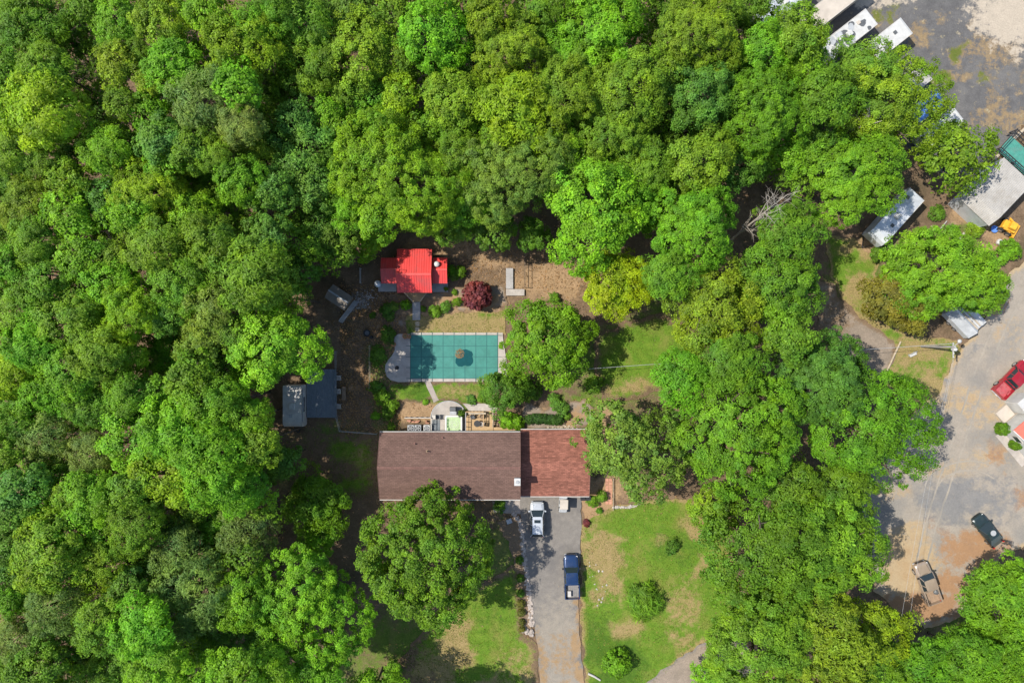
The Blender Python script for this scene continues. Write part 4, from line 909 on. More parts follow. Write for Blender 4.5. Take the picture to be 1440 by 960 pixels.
# ---------------------------------------------------------------- patio side of the house
def patio():
    arc = [G2(631 + 24 * math.cos(a) if True else 0, 587 - 23 * math.sin(a)) for a in [math.pi * k / 18 for k in range(19)]]
    cx, cy, _ = G(631, 587); t = thing('patio', 'half round pale patio of boards beside the hot tub', 'patio', (cx, cy, 0))
    rngs = random.Random(2); w = .15; x = -2.17
    B = MB()
    r = 24.5 * K
    while x < 2.15:
        xm = x + w / 2; top = math.sqrt(max(.0, 1 - (xm / (24.5 * K)) ** 2)) * 23 * K; B.box(x + .006, x + w - .006, -1.75, top, -.06, .1 + rngs.uniform(-.003, .003)); x += w
    o = B.build('decking', M['concrete'], t); o['kind'] = 'stuff'
    B = MB(); pts = [(24.9 * K * math.cos(a), 23.4 * K * math.sin(a), .08) for a in [math.pi * k / 24 for k in range(25)]]; B.tube(pts, .06, 6); B.build('edging', M['grey'], t)
patio()
x, y, _ = G(675, 572); B = MB(); p = [(-2.2, .42), (2.1, .45), (2.3, -.5), (-1.4, -.5)]; B.prism(p, -.05, .06); o = B.build('concrete_slab', M['concrete'], None, (x, y, 0)); tag(o, 'pale concrete slab between the half round patio and dark tree', 'slab')
def hot_tub():
    x, y, _ = G(638, 596, .9); t = thing('hot_tub', 'square white hot tub with pale green liner on the patio', 'hot tub', (x, y, .1))
    h = .85; s = 1.08; B = MB()
    rg = lambda d, z: [(-d + .12, -d, z), (d - .12, -d, z), (d, -d + .12, z), (d, d - .12, z), (d - .12, d, z), (-d + .12, d, z), (-d, d - .12, z), (-d, -d + .12, z)]
    B.loft([rg(s - .05, 0), rg(s - .05, h - .1), rg(s, h - .08), rg(s, h), rg(s - .17, h + .01), rg(s - .2, h - .04)], cap=False); B.build('shell', M['tubwhite'], t)
    B = MB(); B.box(-s + .15, s - .15, -s + .15, s - .15, h - .5, h - .05); b = B.build('liner', M['tubgreen'], t)
    for k in range(3):
        B = MB(); r = .22 + k * .17; B.tube([(r * math.cos(a) + .05, r * math.sin(a) - .05, h - .035) for a in [k + 5.2 * i / 20 for i in range(21)]], .022, 5); B.build('swirl', M['tubwhite'], b)
    for k, (u, v) in enumerate(((-.74, .5), (-.76, .1), (-.74, -.3), (-.6, -.68))):
        B = MB(); B.box(u - .12, u + .12, v - .17, v + .17, h - .06, h - .03, .02); B.build('headrest', M['tubdark'], t)
    for u in (.75, .9):
        for v in (.85, -.75): B = MB(); B.cyl((u - .05, v, h), .05, .02, 10); B.build('jet_dial', M['black'], t)
hot_tub()
def ac_unit(px, py, label, m='grey', fan='black'):
    x, y, _ = G(px, py, .8); t = thing('air_conditioner', label, 'air conditioner', (x, y, -.03), 0, 'cooling units in the side enclosure')
    B = MB(); B.box(-.42, .42, -.42, .42, 0, .8, .05); B.build('case', M[m], t); B = MB(); B.cyl((0, 0, .8), .34, .015, 20); g_ = B.build('fan_grille', M[fan], t)
    B = MB()
    for k in range(5): a = k * 1.2566; B.bar((0, 0, .822), (.3 * math.cos(a), .3 * math.sin(a), .822), .09, .012)
    B.build('fan_blade', M['grey'], g_)
ac_unit(577.5, 602, 'grey cooling unit at the outer end of the side enclosure'); ac_unit(587.5, 602, 'grey cooling unit in the middle of the side enclosure'); ac_unit(600, 602, 'white cooling unit next to the dark deck strip', 'white', 'darkgrey')
x, y, _ = G(588, 589, 1); t = thing('privacy_fence', 'low pale fence screening the cooling units', 'fence', (x, y, 0))
rail(t, (-1.7, .15), (1.65, .15), -.05, 1.1, M['trim'], 5, 'rail'); B = MB()
for k in range(22): B.box(-1.68 + k * .155, -1.68 + k * .155 + .12, .1, .13, 0, 1.0)
o = B.build('slat', M['trim'], t); o['kind'] = 'stuff'; rail(t, (1.65, .1), (1.65, -1.5), -.05, 1.1, M['trim'], 2, 'rail')
LRn = random.Random(12)
B = MB()
for k in range(14): B.box(*(lambda a, b: (a, a + LRn.uniform(.12, .5), b, b + LRn.uniform(.1, .2)))(LRn.uniform(-1.5, 1.2), LRn.uniform(-.5, -.1)), -.05, LRn.uniform(.1, .5))
x, y, _ = G(588, 590, .3); o = B.build('scrap_heap', M['brickpave'], None, (x, y, 0)); tag(o, 'heap of brick and odds between fence and cooling units', 'clutter', kind='stuff')
deck('deck', 'narrow dark slate deck strip left of the hot tub', 607.5, 590, 618.5, 607, .16, M['slatewood'], 'x', leg=False)
t, (X0, X1, Y0, Y1) = deck('deck', 'honey coloured wooden deck behind the house', 655, 577.5, 693.5, 606.5, .45, M['tanwood'], 'x')
rail(t, (X0 + .06, Y1 - .05), (X1 - 1.2, Y1 - .05), .45, .9, M['tanwood'], 5); rail(t, (X0 + .05, Y1 - .1), (X0 + .05, Y0), .45, .9, M['greywood'], 4, post=.07); rail(t, (X1 - 1.2, Y1 - .1), (X1 - 1.2, Y0 + .8), .45, .9, M['tanwood'], 3)
B = MB(); B.bar((X0 + .4, Y1 - .2, 1.6), (X1 - .9, Y1 - .2, 1.6), .22, .06); B.build('pergola_beam', M['log'], t); rail(t, (X1, Y1), (X1, Y0 + .7), .45, .9, M['log'], 3)
deck('deck', 'thin honey wood walkway along the back wall of the house', 694, 600.5, 727, 606.5, .45, M['tanwood'], 'x')
x, y, _ = G(699, 589, .3); t = thing('garden_stair', 'dark wooden stair going down beside the honey deck', 'stair', (x, y, 0), R_(-8))
for k in range(7): B = MB(); B.box(-.42, .42, 1.0 - k * .3, 1.24 - k * .3, -.05, .02 + k * .06); B.build('step', M['brownwood'], t)
for s in (-1, 1): B = MB(); B.bar((s * .46, 1.2, .5), (s * .46, -1.0, .95), .07); B.build('handrail', M['brownwood'], t)
def patio_table(px, py, z, r, m, label):
    x, y, _ = G(px, py, z + .7); t = thing('patio_table', label, 'table', (x, y, z))
    B = MB(); B.cyl((0, 0, .68), r, .03, 20); B.build('tabletop', M[m], t)
    for k in range(4): a = k * 1.571 + .78; B = MB(); B.bar((r * .75 * math.cos(a), r * .75 * math.sin(a), 0), (r * .5 * math.cos(a), r * .5 * math.sin(a), .68), .04); B.build('leg', M['iron'], t)
def chair(px, py, z, rz, m, label, group=None, s=1.0):
    x, y, _ = G(px, py, z + .4); t = thing('chair', label, 'chair', (x, y, z), rz, group); t.scale = (s, s, s)
    B = MB(); B.box(-.26, .26, -.26, .26, .4, .45, .015); B.build('seat', M[m], t)
    B = MB(); B.bar((0, .27, .45), (0, .36, .92), .5, .03); 
    B = MB(); B.box(-.26, .26, .25, .29, .5, .92, .01); B.build('backrest', M[m], t)
    for u in (-.23, .23):
        for v in (-.23, .25): B = MB(); B.box(u - .02, u + .02, v - .02, v + .02, 0, .4); B.build('leg', M[m], t)
        B = MB(); B.box(u - .03, u + .03, -.22, .26, .62, .66); B.build('armrest', M[m], t)
patio_table(671, 595.5, .45, .42, 'iron', 'round black iron table on the honey deck')
chair(664.5, 586, .45, R_(20), 'darkgrey', 'dark grey chair under the deck railing'); chair(677, 585.5, .45, R_(-30), 'brownwood', 'brown chair in the corner of the honey deck'); chair(678, 596, .45, R_(-100), 'concrete', 'pale cushioned chair beside the round iron table')
def grill():
    x, y, _ = G(637, 575, .9); t = thing('grill', 'grey lidded barbecue grill with side shelf on the patio', 'grill', (x, y, .1))
    B = MB(); B.box(-.42, .42, -.28, .28, .55, .85, .05); B.build('firebox', M['darkgrey'], t); B = MB(); B.box(-.42, .42, -.27, .27, .85, 1.05, .1); B.build('lid', M['darkgrey'], t)
    B = MB(); B.box(-.42, .42, -.75, -.30, .70, .74); B.build('shelf', M['grey'], t)
    for u in (-.36, .36):
        for v in (-.22, .22): B = MB(); B.box(u - .03, u + .03, v - .03, v + .03, 0, .56); B.build('leg', M['iron'], t)
    B = MB(); B.bar((-.3, -.32, .95), (.3, -.32, .95), .03); B.build('handle', M['silver'], t)
grill()
chair(616.5, 586, .1, R_(90), 'darkgrey', 'dark grey patio chair beside the white cabinet', s=1.1)
x, y, _ = G(610.5, 586, .7); t = thing('cabinet', 'small white cabinet on the edge of the half round patio', 'cabinet', (x, y, .1)); B = MB(); B.box(-.24, .24, -.22, .22, 0, .7, .02); b = B.build('body', M['white'], t); B = MB(); B.box(-.27, .27, -.25, .25, .7, .74); B.build('top', M['trim'], t)
shrub(650, 581, 5, 'd', 'climbing plant at the corner of the honey deck railing', h=1.4)

# ---------------------------------------------------------------- camper, slate deck, fences
def trailer(px, py, L, W, H, ang, label, m, name='camper_trailer', cat='trailer', vents=(), ac=True, curve=.25, patches=0, zc=None, tow=True, grp=None):
    x, y, _ = G(px, py, H); t = thing(name, label, cat, (x, y, 0), R_(ang), grp); rr = random.Random(int(px))
    prof = [(-L / 2, .5), (-L / 2, H - .15), (-L / 2 + .12, H)] + [(L / 2 - curve * f, H - curve * .5 * (1 - f)) for f in (1.2, .8, .4)][:1] + [(L / 2 - curve * .35, H - curve * .25), (L / 2, H - curve * .9), (L / 2 + .02, 1.0), (L / 2 - .15, .5)]
    B = MB(); B.loft([[(u, -W / 2, w) for u, w in prof], [(u, W / 2, w) for u, w in prof]][::-1]); b = B.build('body', M[m], t)
    B = MB()
    for s in (-1, 1): B.bar((-L / 2 + .1, s * (W / 2 - .03), H + .015), (L / 2 - curve, s * (W / 2 - .03), H + .015), .06, .05)
    B.build('roof_trim', M['trim'], t)
    if ac:
        B = MB(); B.box(-.4, .4, -.35, .35, H, H + .28, .08); B.build('roof_unit', M['white'] if m != 'whitedirty' else M['grey'], t)
    for u, v, k in vents:
        B = MB(); B.box(u - .22, u + .22, v - .22, v + .22, H, H + .1, .02); B.build('roof_vent', M[k], t)
    for k in range(patches):
        B = MB(); u = rr.uniform(-L * .46, L * .36); v = rr.uniform(-W * .42, W * .42)
        a = rr.uniform(.08, .45); B.prism(blobpoly((u, v), [(0, 0, a), (a * rr.uniform(-1, 1), a * .5, a * .7), (-a * .6, -a * .6, a * .6)], 12, rr), H + .002 + k * .0005, H + .006 + k * .0005); B.build('roof_stain', M['darkgrey'] if k % 3 else M['slatroof'], t)
    for s in (-1, 1):
        for u in (-.5, .45):
            B = MB(); c = (u * 1.0 - .2, s * (W / 2 - .12), .36); rg = lambda rd, yy: [(c[0] + rd * math.cos(k * .3927), yy, c[2] + rd * math.sin(k * .3927)) for k in range(16)]
            B.loft([rg(.36, c[1] - .1), rg(.36, c[1] + .1)], smooth=True); w = B.build('wheel', M['tyre'], t)
        B = MB(); B.box(-1.1, .8, s * W / 2 - .01 * s - .012, s * W / 2 + .012, 1.5, 2.0); B.build('window', M['glass'], t)
    if tow:
        B = MB()
        for s in (-1, 1): B.bar((L / 2 - .2, s * W * .35, .45), (L / 2 + 1.0, 0, .45), .08)
        B.build('drawbar', M['iron'], t); B = MB(); B.cyl((L / 2 + .95, 0, -.02), .06, .5, 8); B.build('jack', M['iron'], t)
    return t
t = trailer(411, 571, 5.2, 2.35, 2.7, -90, 'pale camper trailer with rounded end and roof unit beside the slate deck', 'camper', vents=((-1.2, .5, 'grey'), (1.2, -.2, 'grey')), curve=.5)
B = MB(); B.tube([(-2.2, 1.27, 2.5), (2.0, 1.27, 2.5)], .07, 8); B.build('awning_roll', M['grey'], t)
for k in range(2): B = MB(); B.bar((-2.0 + k * 3.9, 1.3, 2.45), (-2.0 + k * 3.9, 1.25, .7), .05); B.build('awning_arm', M['white'], t)
t, (X0, X1, Y0, Y1) = deck('deck', 'large slate grey raised deck beside the camper trailer', 431, 519, 473, 587, 1.0, M['slatewood'], 'y', w=.3)
rail(t, (X1 - .05, Y1 - .05), (X1 - .05, Y0 + .05), 1.0, .5, M['slatewood'], 6)
for py, lab in ((531, 'white folding chair against the upper end of the slate deck'), (550, 'white folding chair standing by the brown bench'), (571, 'white folding chair against the lower end of the slate deck')):
    chair(476.5, py, -.05, R_(-90), 'trim', lab, 'white folding chairs beside the slate deck', 1.15)
x, y, _ = G(483.5, 553, .45); t = thing('bench', 'brown wooden bench beside the white folding chairs', 'bench', (x, y, -.05)); B = MB(); B.box(-.25, .25, -.85, .85, .42, .48); B.build('seat', M['brownwood'], t)
for v in (-.7, .7): B = MB(); B.box(-.2, .2, v - .05, v + .05, 0, .42); B.build('leg', M['brownwood'], t)
def fence(pts, label, h=1.1, m='greywood', n=None, rails=(.5, 1.0), post=.07, name='fence'):
    x, y, _ = G(*pts[0]); t = thing(name, label, 'fence', (x, y, 0)); W = [Vector(G2(*p)) - Vector((x, y)) for p in pts]
    for a, b in zip(W, W[1:]):
        L = (b - a).length; k = max(1, int(L / 2.2))
        for i in range(k + 1 if b is W[-1] else k): p = a.lerp(b, i / k); B = MB(); B.box(p.x - post / 2, p.x + post / 2, p.y - post / 2, p.y + post / 2, -.08, h); B.build('post', M[m], t)
        for r in rails: B = MB(); B.bar((a.x, a.y, h * r - .03), (b.x, b.y, h * r - .03), .035, .07); B.build('rail', M[m], t)
    return t
fence([(474, 494), (475, 585), (480, 605), (531, 609)], 'thin grey rail fence running from the slate deck to the house')
fence([(521.5, 486), (521.5, 545)], 'short pale rail fence between the yard and the concrete apron', m='log')
fence([(737, 340), (738, 372), (738, 404)], 'dark post fence beside the dirt clearing', m='iron', h=1.3)
fence([(508, 378), (508, 398)], 'short white panel fence near the silver bin', m='white', h=.9, rails=(.3, .6, 1.0))
x, y, _ = G(516, 468, .3); t = thing('fire_pit', 'round black fire bowl on the shaded mulch', 'fire pit', (x, y, -.05)); B = MB(); B.lathe((0, 0, 0), [(.2, 0), (.42, .2), (.46, .42), (.40, .42), (.34, .26)], 18); B.build('bowl', M['black'], t); B = MB(); B.cyl((0, 0, .24), .3, .03, 12); B.build('ash', M['darkgrey'], t)
can(522, 474, .2, .4, M['black'], 'black_bucket', 'small black bucket beside the fire bowl', 'bucket')

# ---------------------------------------------------------------- planting round the shed, pool and house
for a in [(634, 381, 7, 'b', 'light green shrub right of the red shed wing', 1.2), (646, 383, 8, 'm', 'rounded green shrub between the shed and the purple maple', 1.2), (638, 389, 6, 'w', 'pale shrub below the two green shrubs beside the red shed', .9),
          (571, 429, 6.5, 'l', 'fresh green shrub at the left of the boardwalk', 1.2), (612, 438, 8, 'm', 'wide dark green shrub at the right of the boardwalk', 1.0), (626, 431, 7.5, 'c', 'green shrub next to the wide dark shrub near the boardwalk', 1.0),
          (643, 424, 6.5, 'm', 'leafy shrub with pale flowers in front of the purple maple', .9), (595, 434, 4, 'm', 'tiny shrub touching the boardwalk edge', .6), (639, 411, 4, 'm', 'low plant below the shed wing beside the maple', .5), (627, 406, 3, 'o', 'potted plant on the right shed porch', .6),
          (545, 436, 9, 'd', 'dark spreading shrub below the left shed porch', 1.0), (553, 431, 7, 'w', 'pale flowering shrub below the left shed porch', 1.0), (548, 446, 5.5, 'w', 'low pale flowering plant on the shaded bank', .6), (524, 443, 4.5, 'd', 'small dark plant near the fire bowl', .6),
          (545, 470, 11, 'd', 'dark shrub hugging the top curve of the concrete apron', 1.0), (532, 500, 12, 'd', 'dark shaded shrub between the pale fence and the apron', .9), (530, 545, 10, 'd', 'dark shrub at the foot of the pale fence', 1.0),
          (538, 558, 11, 'm', 'big shaded shrub left of the lower pool lawn', 1.5), (551, 571, 9, 'm', 'leafy green shrub next to the big shaded shrub', 1.3), (545, 580, 9, 'd', 'shaded shrub by the reddish mulch left of the cooling units', 1.1), (528, 585, 6, 'l', 'bright small shrub by the rail fence corner', .8), (550, 600, 6, 'm', 'small shrub against the back wall of the house', .7),
          (598, 565, 4, 'l', 'tiny bright plant beside the path to the patio', .4), (663, 562, 7, 'c', 'low bluish plant above the concrete slab', .5), (676, 561, 5, 'm', 'low green plant next to the bluish plant by the slab', .5),
          (714, 590, 11, 'l', 'bright leafy shrub beside the dark garden stair', 1.5), (727, 592, 9, 'l', 'bright shrub between the garden stair and the hedge', 1.4), (731, 600, 6, 'm', 'small shrub against the garage corner', 1.0),
          (783, 568, 9, 'c', 'bluish green shrub above the clipped hedge', 1.1), (792, 576, 9, 'c', 'bluish shrub at the hedge end beside the grass', 1.1), (778, 559, 7, 'c', 'topmost bluish shrub by the garden path', 1.0), (797, 585, 5, 'm', 'small plant at the end of the garden path', .6),
          (833, 704, 8, 'm', 'green shrub beside the garage corner and brick edging', .9), (846, 698, 7, 'm', 'green shrub next to the brick path by the garage', 1.0), (843, 718, 4, 'b', 'small plant at the bend of the brick path', .5), (825, 735, 5, 'r', 'small reddish plant at the driveway edge', .6),
          (945, 769, 10, 'd', 'dark green bush standing alone on the front lawn', 1.2), (703, 711, 9, 'd', 'dark shrub against the front wall by the walk', 1.1), (866, 931, 17, 'b', 'round bright green bush near the end of the front lawn', 2.3),
          (1236, 357, 11, 'd', 'dark clipped shrub at the silver trailer nose', 1.8), (1372, 323, 12, 'o', 'loose shrub below the white metal barn', 1.2), (1420, 352, 14, 'b', 'round green shrub beside the yellow loader', 1.8), (1407, 362, 10, 'b', 'green shrub at the gravel edge below the yellow loader', 1.4), (1340, 325, 9, 'l', 'low bright shrub between the planks and the dense tree', .8), (1318, 300, 10, 'd', 'dark scrub next to the silver trailer', .9),
          (552, 945, 14, 'b', 'low green shrub in the shade of the front trees', .8), (1000, 745, 12, 'm', 'green bush at the corner of the front lawn under the trees', 1.2), (1385, 880, 14, 'd', 'dark bush in the shadowed hollow at the yard corner', 1.4), (745, 548, 14, 'd', 'shaded bush behind the small dark tree', 1.6), (835, 540, 12, 'm', 'bush at the edge of the shaded grass clearing', 1.3)]:
    shrub(a[0], a[1], a[2], a[3], a[4], h=a[5])
t = shrub(671, 416, 19.5, 'r', 'round purple leafed maple beside the red shed', h=3.0, v='ball', cat='tree', name='maple_tree'); 
t = shrub(905, 845, 24, 'm', 'large bush of long arching blades on the front lawn', h=2.0, v='arch')
shrub(780, 420, 8, 'm', 'green shrub peeping from under the pool end tree', h=1)
for k, py in enumerate((787, 813, 834, 848, 861, 874, 884)):
    shrub(731 + k * .6, py, 5.2 - (k > 4), 'n' if k > 2 else 'd', 'small clipped round shrub in the row along the stone edging', 'clipped shrubs along the stone edging', h=.7, v=2)
def hedge():
    x, y, _ = G(766, 589.5, .5); t = thing('hedge', 'long clipped dark green hedge above the garage roof', 'hedge', (x, y, 0))
    for k in range(7):
        o = link('foliage', SHRUB[k % 3], t, (-1.9 + k * .62, .1 * math.sin(k * .9), .42)); o.scale = (.78, .85, .75); o.color = (.045, .115, .02, 1); o.rotation_euler.z = k
hedge()
# stone edging, brick path, rocks
def stones(name, line, n, r, label, mat, cat, seed, spread=.25):
    rng = random.Random(seed); W = [Vector(G2(*p)) for p in line]; seg = [(b - a).length for a, b in zip(W, W[1:])]; T = sum(seg); o0 = W[0]; B = MB()
    for k in range(n):
        d = T * (k + rng.random()) / n; i = 0
        while i < len(seg) - 1 and d > seg[i]: d -= seg[i]; i += 1
        p = W[i].lerp(W[i + 1], min(1, d / seg[i])) - o0
        rock(B, (p.x + rng.gauss(0, spread), p.y + rng.gauss(0, spread), -.03), rng.uniform(.55, 1.35) * r, rng)
    o = B.build(name, M[mat], None, (o0.x, o0.y, 0)); tag(o, label, cat, kind='stuff'); return o
stones('stone_edging', [(722, 722), (730, 730), (734, 748), (736, 770), (739, 795), (743, 820), (746, 850), (748, 880)], 260, .17, 'curving edge of pale loose stones along the driveway', 'stone', 'stones', 3, .16)
stones('rock_pile', [(734, 879), (738, 886), (748, 888)], 26, .26, 'cluster of pale rocks at the end of the stone edging', 'stone', 'stones', 5, .2)
stones('rock_row', [(862, 712), (880, 713), (900, 710)], 40, .16, 'row of pale stones along the top of the front lawn', 'concrete', 'stones', 6, .08)
stones('rock_row', [(770, 601), (790, 601), (815, 603)], 34, .15, 'row of tan rocks behind the garage roof', 'log', 'stones', 7, .12)
stones('rock_scatter', [(492, 432), (508, 424), (524, 414)], 120, .10, 'scatter of grey stones beside the brown shed', 'stone', 'stones', 9, .5)
stones('rock_scatter', [(835, 792), (842, 830), (846, 850)], 22, .12, 'few pale stones lying in the dry lawn patch', 'concrete', 'stones', 10, .5)
B = MB(); rngb = random.Random(4)
x, y, _ = G(856, 690); 
for k in range(16): B.box(-.22 + (k % 2) * .24, -.22 + (k % 2) * .24 + .22, .9 - (k // 2) * .4, 1.26 - (k // 2) * .4, -.03, .045 + rngb.uniform(0, .012))
t = thing('brick_path', 'narrow path of clay pavers beside the garage', 'path', (x, y, 0))
for k in range(16):
    B = MB(); B.box(-.2, .2, -.19, .19, -.03, .05 + rngb.uniform(0, .012), .012); B.build('paver', M['brickpave'], t, (-.22 + (k % 2) * .44, 1.4 - (k // 2) * .42, 0))
fence([(862, 672), (862, 716)], 'low tan plank edging beside the brick path', h=.35, m='log', rails=(.5, 1.0))
for px, lab in ((820, 'black bin beside the garage corner'), (827.5, 'dark crate next to the black bin by the garage')):
    x, y, _ = G(px, 700.5, .8); t = thing('storage_bin', lab, 'bin', (x, y, .02)); B = MB(); B.box(-.3, .3, -.28, .28, 0, .7, .04); B.build('body', M['darkgrey'], t); B = MB(); B.box(-.32, .32, -.3, .3, .7, .76, .02); B.build('lid', M['black'], t)
x, y, _ = G(836, 952, .3); t = thing('log', 'short pale log lying at the driveway end', 'log', (x, y, 0), R_(-28)); B = MB(); B.tube([(-.9, 0, .12), (0, .05, .14), (.9, -.03, .11)], [.16, .15, .12], 8); B.build('stem', M['trim'], t)
x, y, _ = G(716, 733, .2); t = thing('paving_slab', 'single bluish slab in the bed by the front walk', 'slab', (x, y, .02), R_(20)); B = MB(); B.box(-.35, .35, -.3, .3, -.02, .08, .02); B.build('slab', M['slatroof'], t)
x, y, _ = G(710, 720, .1); 

# ---------------------------------------------------------------- vehicles
def wheel(t, x, y, r=.36, w=.24):
    rg = lambda rd, yy: [(x + rd * math.cos(k * .3142), yy, r - .01 + rd * math.sin(k * .3142)) for k in range(20)]
    s = 1 if y > 0 else -1
    B = MB(); B.loft([rg(r * .86, y - w / 2), rg(r, y - w * .36), rg(r, y + w * .36), rg(r * .86, y + w / 2)], smooth=True); o = B.build('wheel', M['tyre'], t)
    B = MB(); B.loft([rg(r * .6, y + s * w * .3), rg(r * .6, y + s * (w / 2 + .006)), rg(r * .2, y + s * (w / 2 + .02))]); B.build('rim', M['rim'], o)
def section(x, w, zb, zt):
    h = zt - zb
    half = [(w * .90, zb), (w * .99, zb + h * .22), (w, zb + h * .6), (w * .965, zb + h * .84), (w * .88, zt - .015), (w * .6, zt + .012)]
    return [(x, -a, b) for a, b in half] + [(x, a, b) for a, b in half[::-1]]
def vehicle(kind, px, py, ang, paint_, label, L, W, cat, name, extra=None):
    P = dict(suv=dict(hood=1.02, belt=1.06, roof=1.66, c=(-.492, -.375, .10, .285), nose=.80, r=.36), sedan=dict(hood=.90, belt=.95, roof=1.42, c=(-.40, -.20, .03, .22), nose=.68, r=.33),
             pickup=dict(hood=1.12, belt=1.18, roof=1.82, c=(-.145, -.10, .13, .235), nose=.95, r=.4))[kind]
    x, y, _ = G(px, py, P['roof'] * .6); t = thing(name, label, cat, (x, y, .034), R_(ang)); hw = W / 2; zb = .28; PM = M[paint_]
    bed = kind == 'pickup'; xr = -.165 if bed else -.5
    st = [(.5, .42, P['nose'] - .18), (.493, .64, P['nose'] - .05), (.478, .80, P['nose'] + .04), (.452, .91, P['nose'] + .11), (.40, .985, P['hood'] - .05), (.32, 1, P['hood']), (.285 if kind == 'suv' else .235, 1, P['belt']), (0, 1, P['belt']), (xr + .04, 1, P['belt'])]
    if not bed: st += [(-.40, .99, P['belt'] - (.02 if kind == 'suv' else .03)), (-.46, .95, P['belt'] - .06), (-.483, .84, P['belt'] - .12), (-.495, .70, P['belt'] - .2), (-.5, .5, P['belt'] - .3)]
    else: st += [(xr, 1, P['belt'])]
    B = MB(); B.loft([section(f * L, hw * w, zb, z) for f, w, z in st][::-1], smooth=True); body = B.build('body', PM, t)
    # glasshouse
    a, b, c, d = [f * L for f in P['c']]; zb2, zr = P['belt'] - .03, P['roof'] - .05; wb, wt = hw * .95, hw * (.68 if kind == 'suv' else .70 if kind == 'sedan' else .74)
    n = 4; gl = MB(); R1 = [(a, -wb, zb2), (d, -wb, zb2), (d, wb, zb2), (a, wb, zb2)]; R2 = [(b, -wt, zr), (c, -wt, zr), (c, wt, zr), (b, wt, zr)]
    gl.loft([R1, R2]); gl.build('window_glass', M['glass'], t)
    B = MB(); e = .05
    rr = lambda d_, z: [(b - e + d_ + .12, -wt - e * .6 + d_, z), (c + e - d_ - .12, -wt - e * .6 + d_, z), (c + e - d_, -wt + .14 + d_ * .5, z), (c + e - d_, wt - .14 - d_ * .5, z), (c + e - d_ - .12, wt + e * .6 - d_, z), (b - e + d_ + .12, wt + e * .6 - d_, z), (b - e + d_, wt - .14 - d_ * .5, z), (b - e + d_, -wt + .14 + d_ * .5, z)]
    B.loft([rr(.0, zr - .02), rr(0, zr + .02), rr(.1, P['roof'] - .01), rr(.35, P['roof'] + .015)]); roof = B.build('roof', PM, t)
    B = MB()
    for p, q in zip(R1, R2): B.bar(Vector(p) + Vector((0, 0, .01)), Vector(q), .075, .06)
    mid = ((b + c) / 2, ) ; 
    for s in (-1, 1): B.bar((((a + d) / 2 - .1), s * (wb + .005), zb2), ((b + c) / 2 - .1, s * (wt + .01), zr), .09, .03)
    B.build('pillar', PM, t)
    for s in (-1, 1):
        B = MB(); B.box(d - .28, d - .08, s * (hw + .12) - .11, s * (hw + .12) + .11, P['belt'] - .02, P['belt'] + .14, .03); B.build('mirror', M['black'] if kind == 'pickup' else PM, t)
        B = MB(); B.box(.435 * L, .470 * L, s * hw * .72 - .13, s * hw * .72 + .13, P['nose'] - .1, P['nose'] + .075, .03); B.build('headlight', M['lamp'], t)
        B = MB(); B.box(-.503 * L, -.485 * L, s * hw * .84 - .09, s * hw * .84 + .09, .75, .98, .01); B.build('tail_light', M['tail'], t)
        for f in (.30, -.31): wheel(t, f * L, s * (hw - .10), P['r'])
        B = MB(); B.box(-.02 * L, .0 * L, s * hw - .012, s * hw + .014, P['belt'] - .28, P['belt'] - .24); B.build('door_handle', M['black'], t)
    B = MB(); B.box(.487 * L, .507 * L, -hw * .55, hw * .55, .5, P['nose'] - .14); B.build('grille', M['black'], t)
    B = MB(); B.box(.455 * L, .500 * L, -hw * .80, hw * .80, .3, .5, .06); B.build('bumper', M['grey'] if bed else PM, t); B = MB(); B.box(-.512 * L, -.47 * L, -hw * .82, hw * .82, .4, .6, .05); B.build('bumper', M['grey'] if bed else PM, t)
    B = MB(); B.box(-.516 * L, -.5125 * L, -.16, .16, .44, .56); B.build('license_plate', M['plate'], t)
    B = MB()
    for s in (-1, 1): B.bar((.24 * L, s * hw * .72, P['hood'] + .035), (.43 * L, s * hw * .60, P['hood'] - .03), .02, .02)
    B.bar((.25 * L, -hw * .3, P['belt'] + .05), (.238 * L, hw * .5, P['belt'] + .06), .03, .02); B.build('wiper', M['black'], t)
    if bed:
        bt = P['belt'] + .03; fx = xr * L - .01; rx = -.497 * L
        B = MB(); B.box(rx, fx, -hw * .99, -hw * .86, .35, bt, .03); B.box(rx, fx, hw * .86, hw * .99, .35, bt, .03); B.box(fx - .08, fx - .002, -hw * .86, hw * .86, .5, bt); B.box(rx + .1, fx, -hw * .9, hw * .9, .35, .62); B.build('bed_side', PM, t)
        B = MB(); B.box(rx - .02, rx + .06, -hw * .86, hw * .86, .55, bt - .01, .015); B.build('tailgate', PM, t)
        B = MB(); B.box(rx + .06, fx - .08, -hw * .86, hw * .86, .60, .66); fl = B.build('bed_floor', M[extra or 'bedgrey'], t)
        B = MB()
        for k in range(7): v = -hw * .78 + k * hw * .26; B.box(rx + .08, fx - .1, v - .05, v + .05, .66, .68)
        B.build('bed_rib', M[extra or 'bedgrey'], fl)
        for s in (-1, 1): B = MB(); B.box(-.36 * L, -.26 * L, s * hw * .80 - .08, s * hw * .80 + .08, .66, .92, .03); B.build('wheel_well', M[extra or 'bedgrey'], t)
    return t, P
t, P = vehicle('suv', 755.5, 730, 90, 'p_white', 'silver white suv with dark sunroof parked nose to the garage', 4.45, 1.82, 'suv', 'parked_suv')
B = MB()
for s in (-1, 1): B.bar((-.9, s * .915, .55), (-.9, s * .915, 1.02), .015); B.bar((.35, s * .915, .55), (.35, s * .915, 1.02), .015)
B.bar((1.34, -.8, 1.03), (1.34, .8, 1.03), .02); B.build('panel_gap', M['black'], t)
B = MB(); B.box(-.28, .12, -.40, .40, P['roof'] + .012, P['roof'] + .022); B.build('sunroof', M['glass'], t)
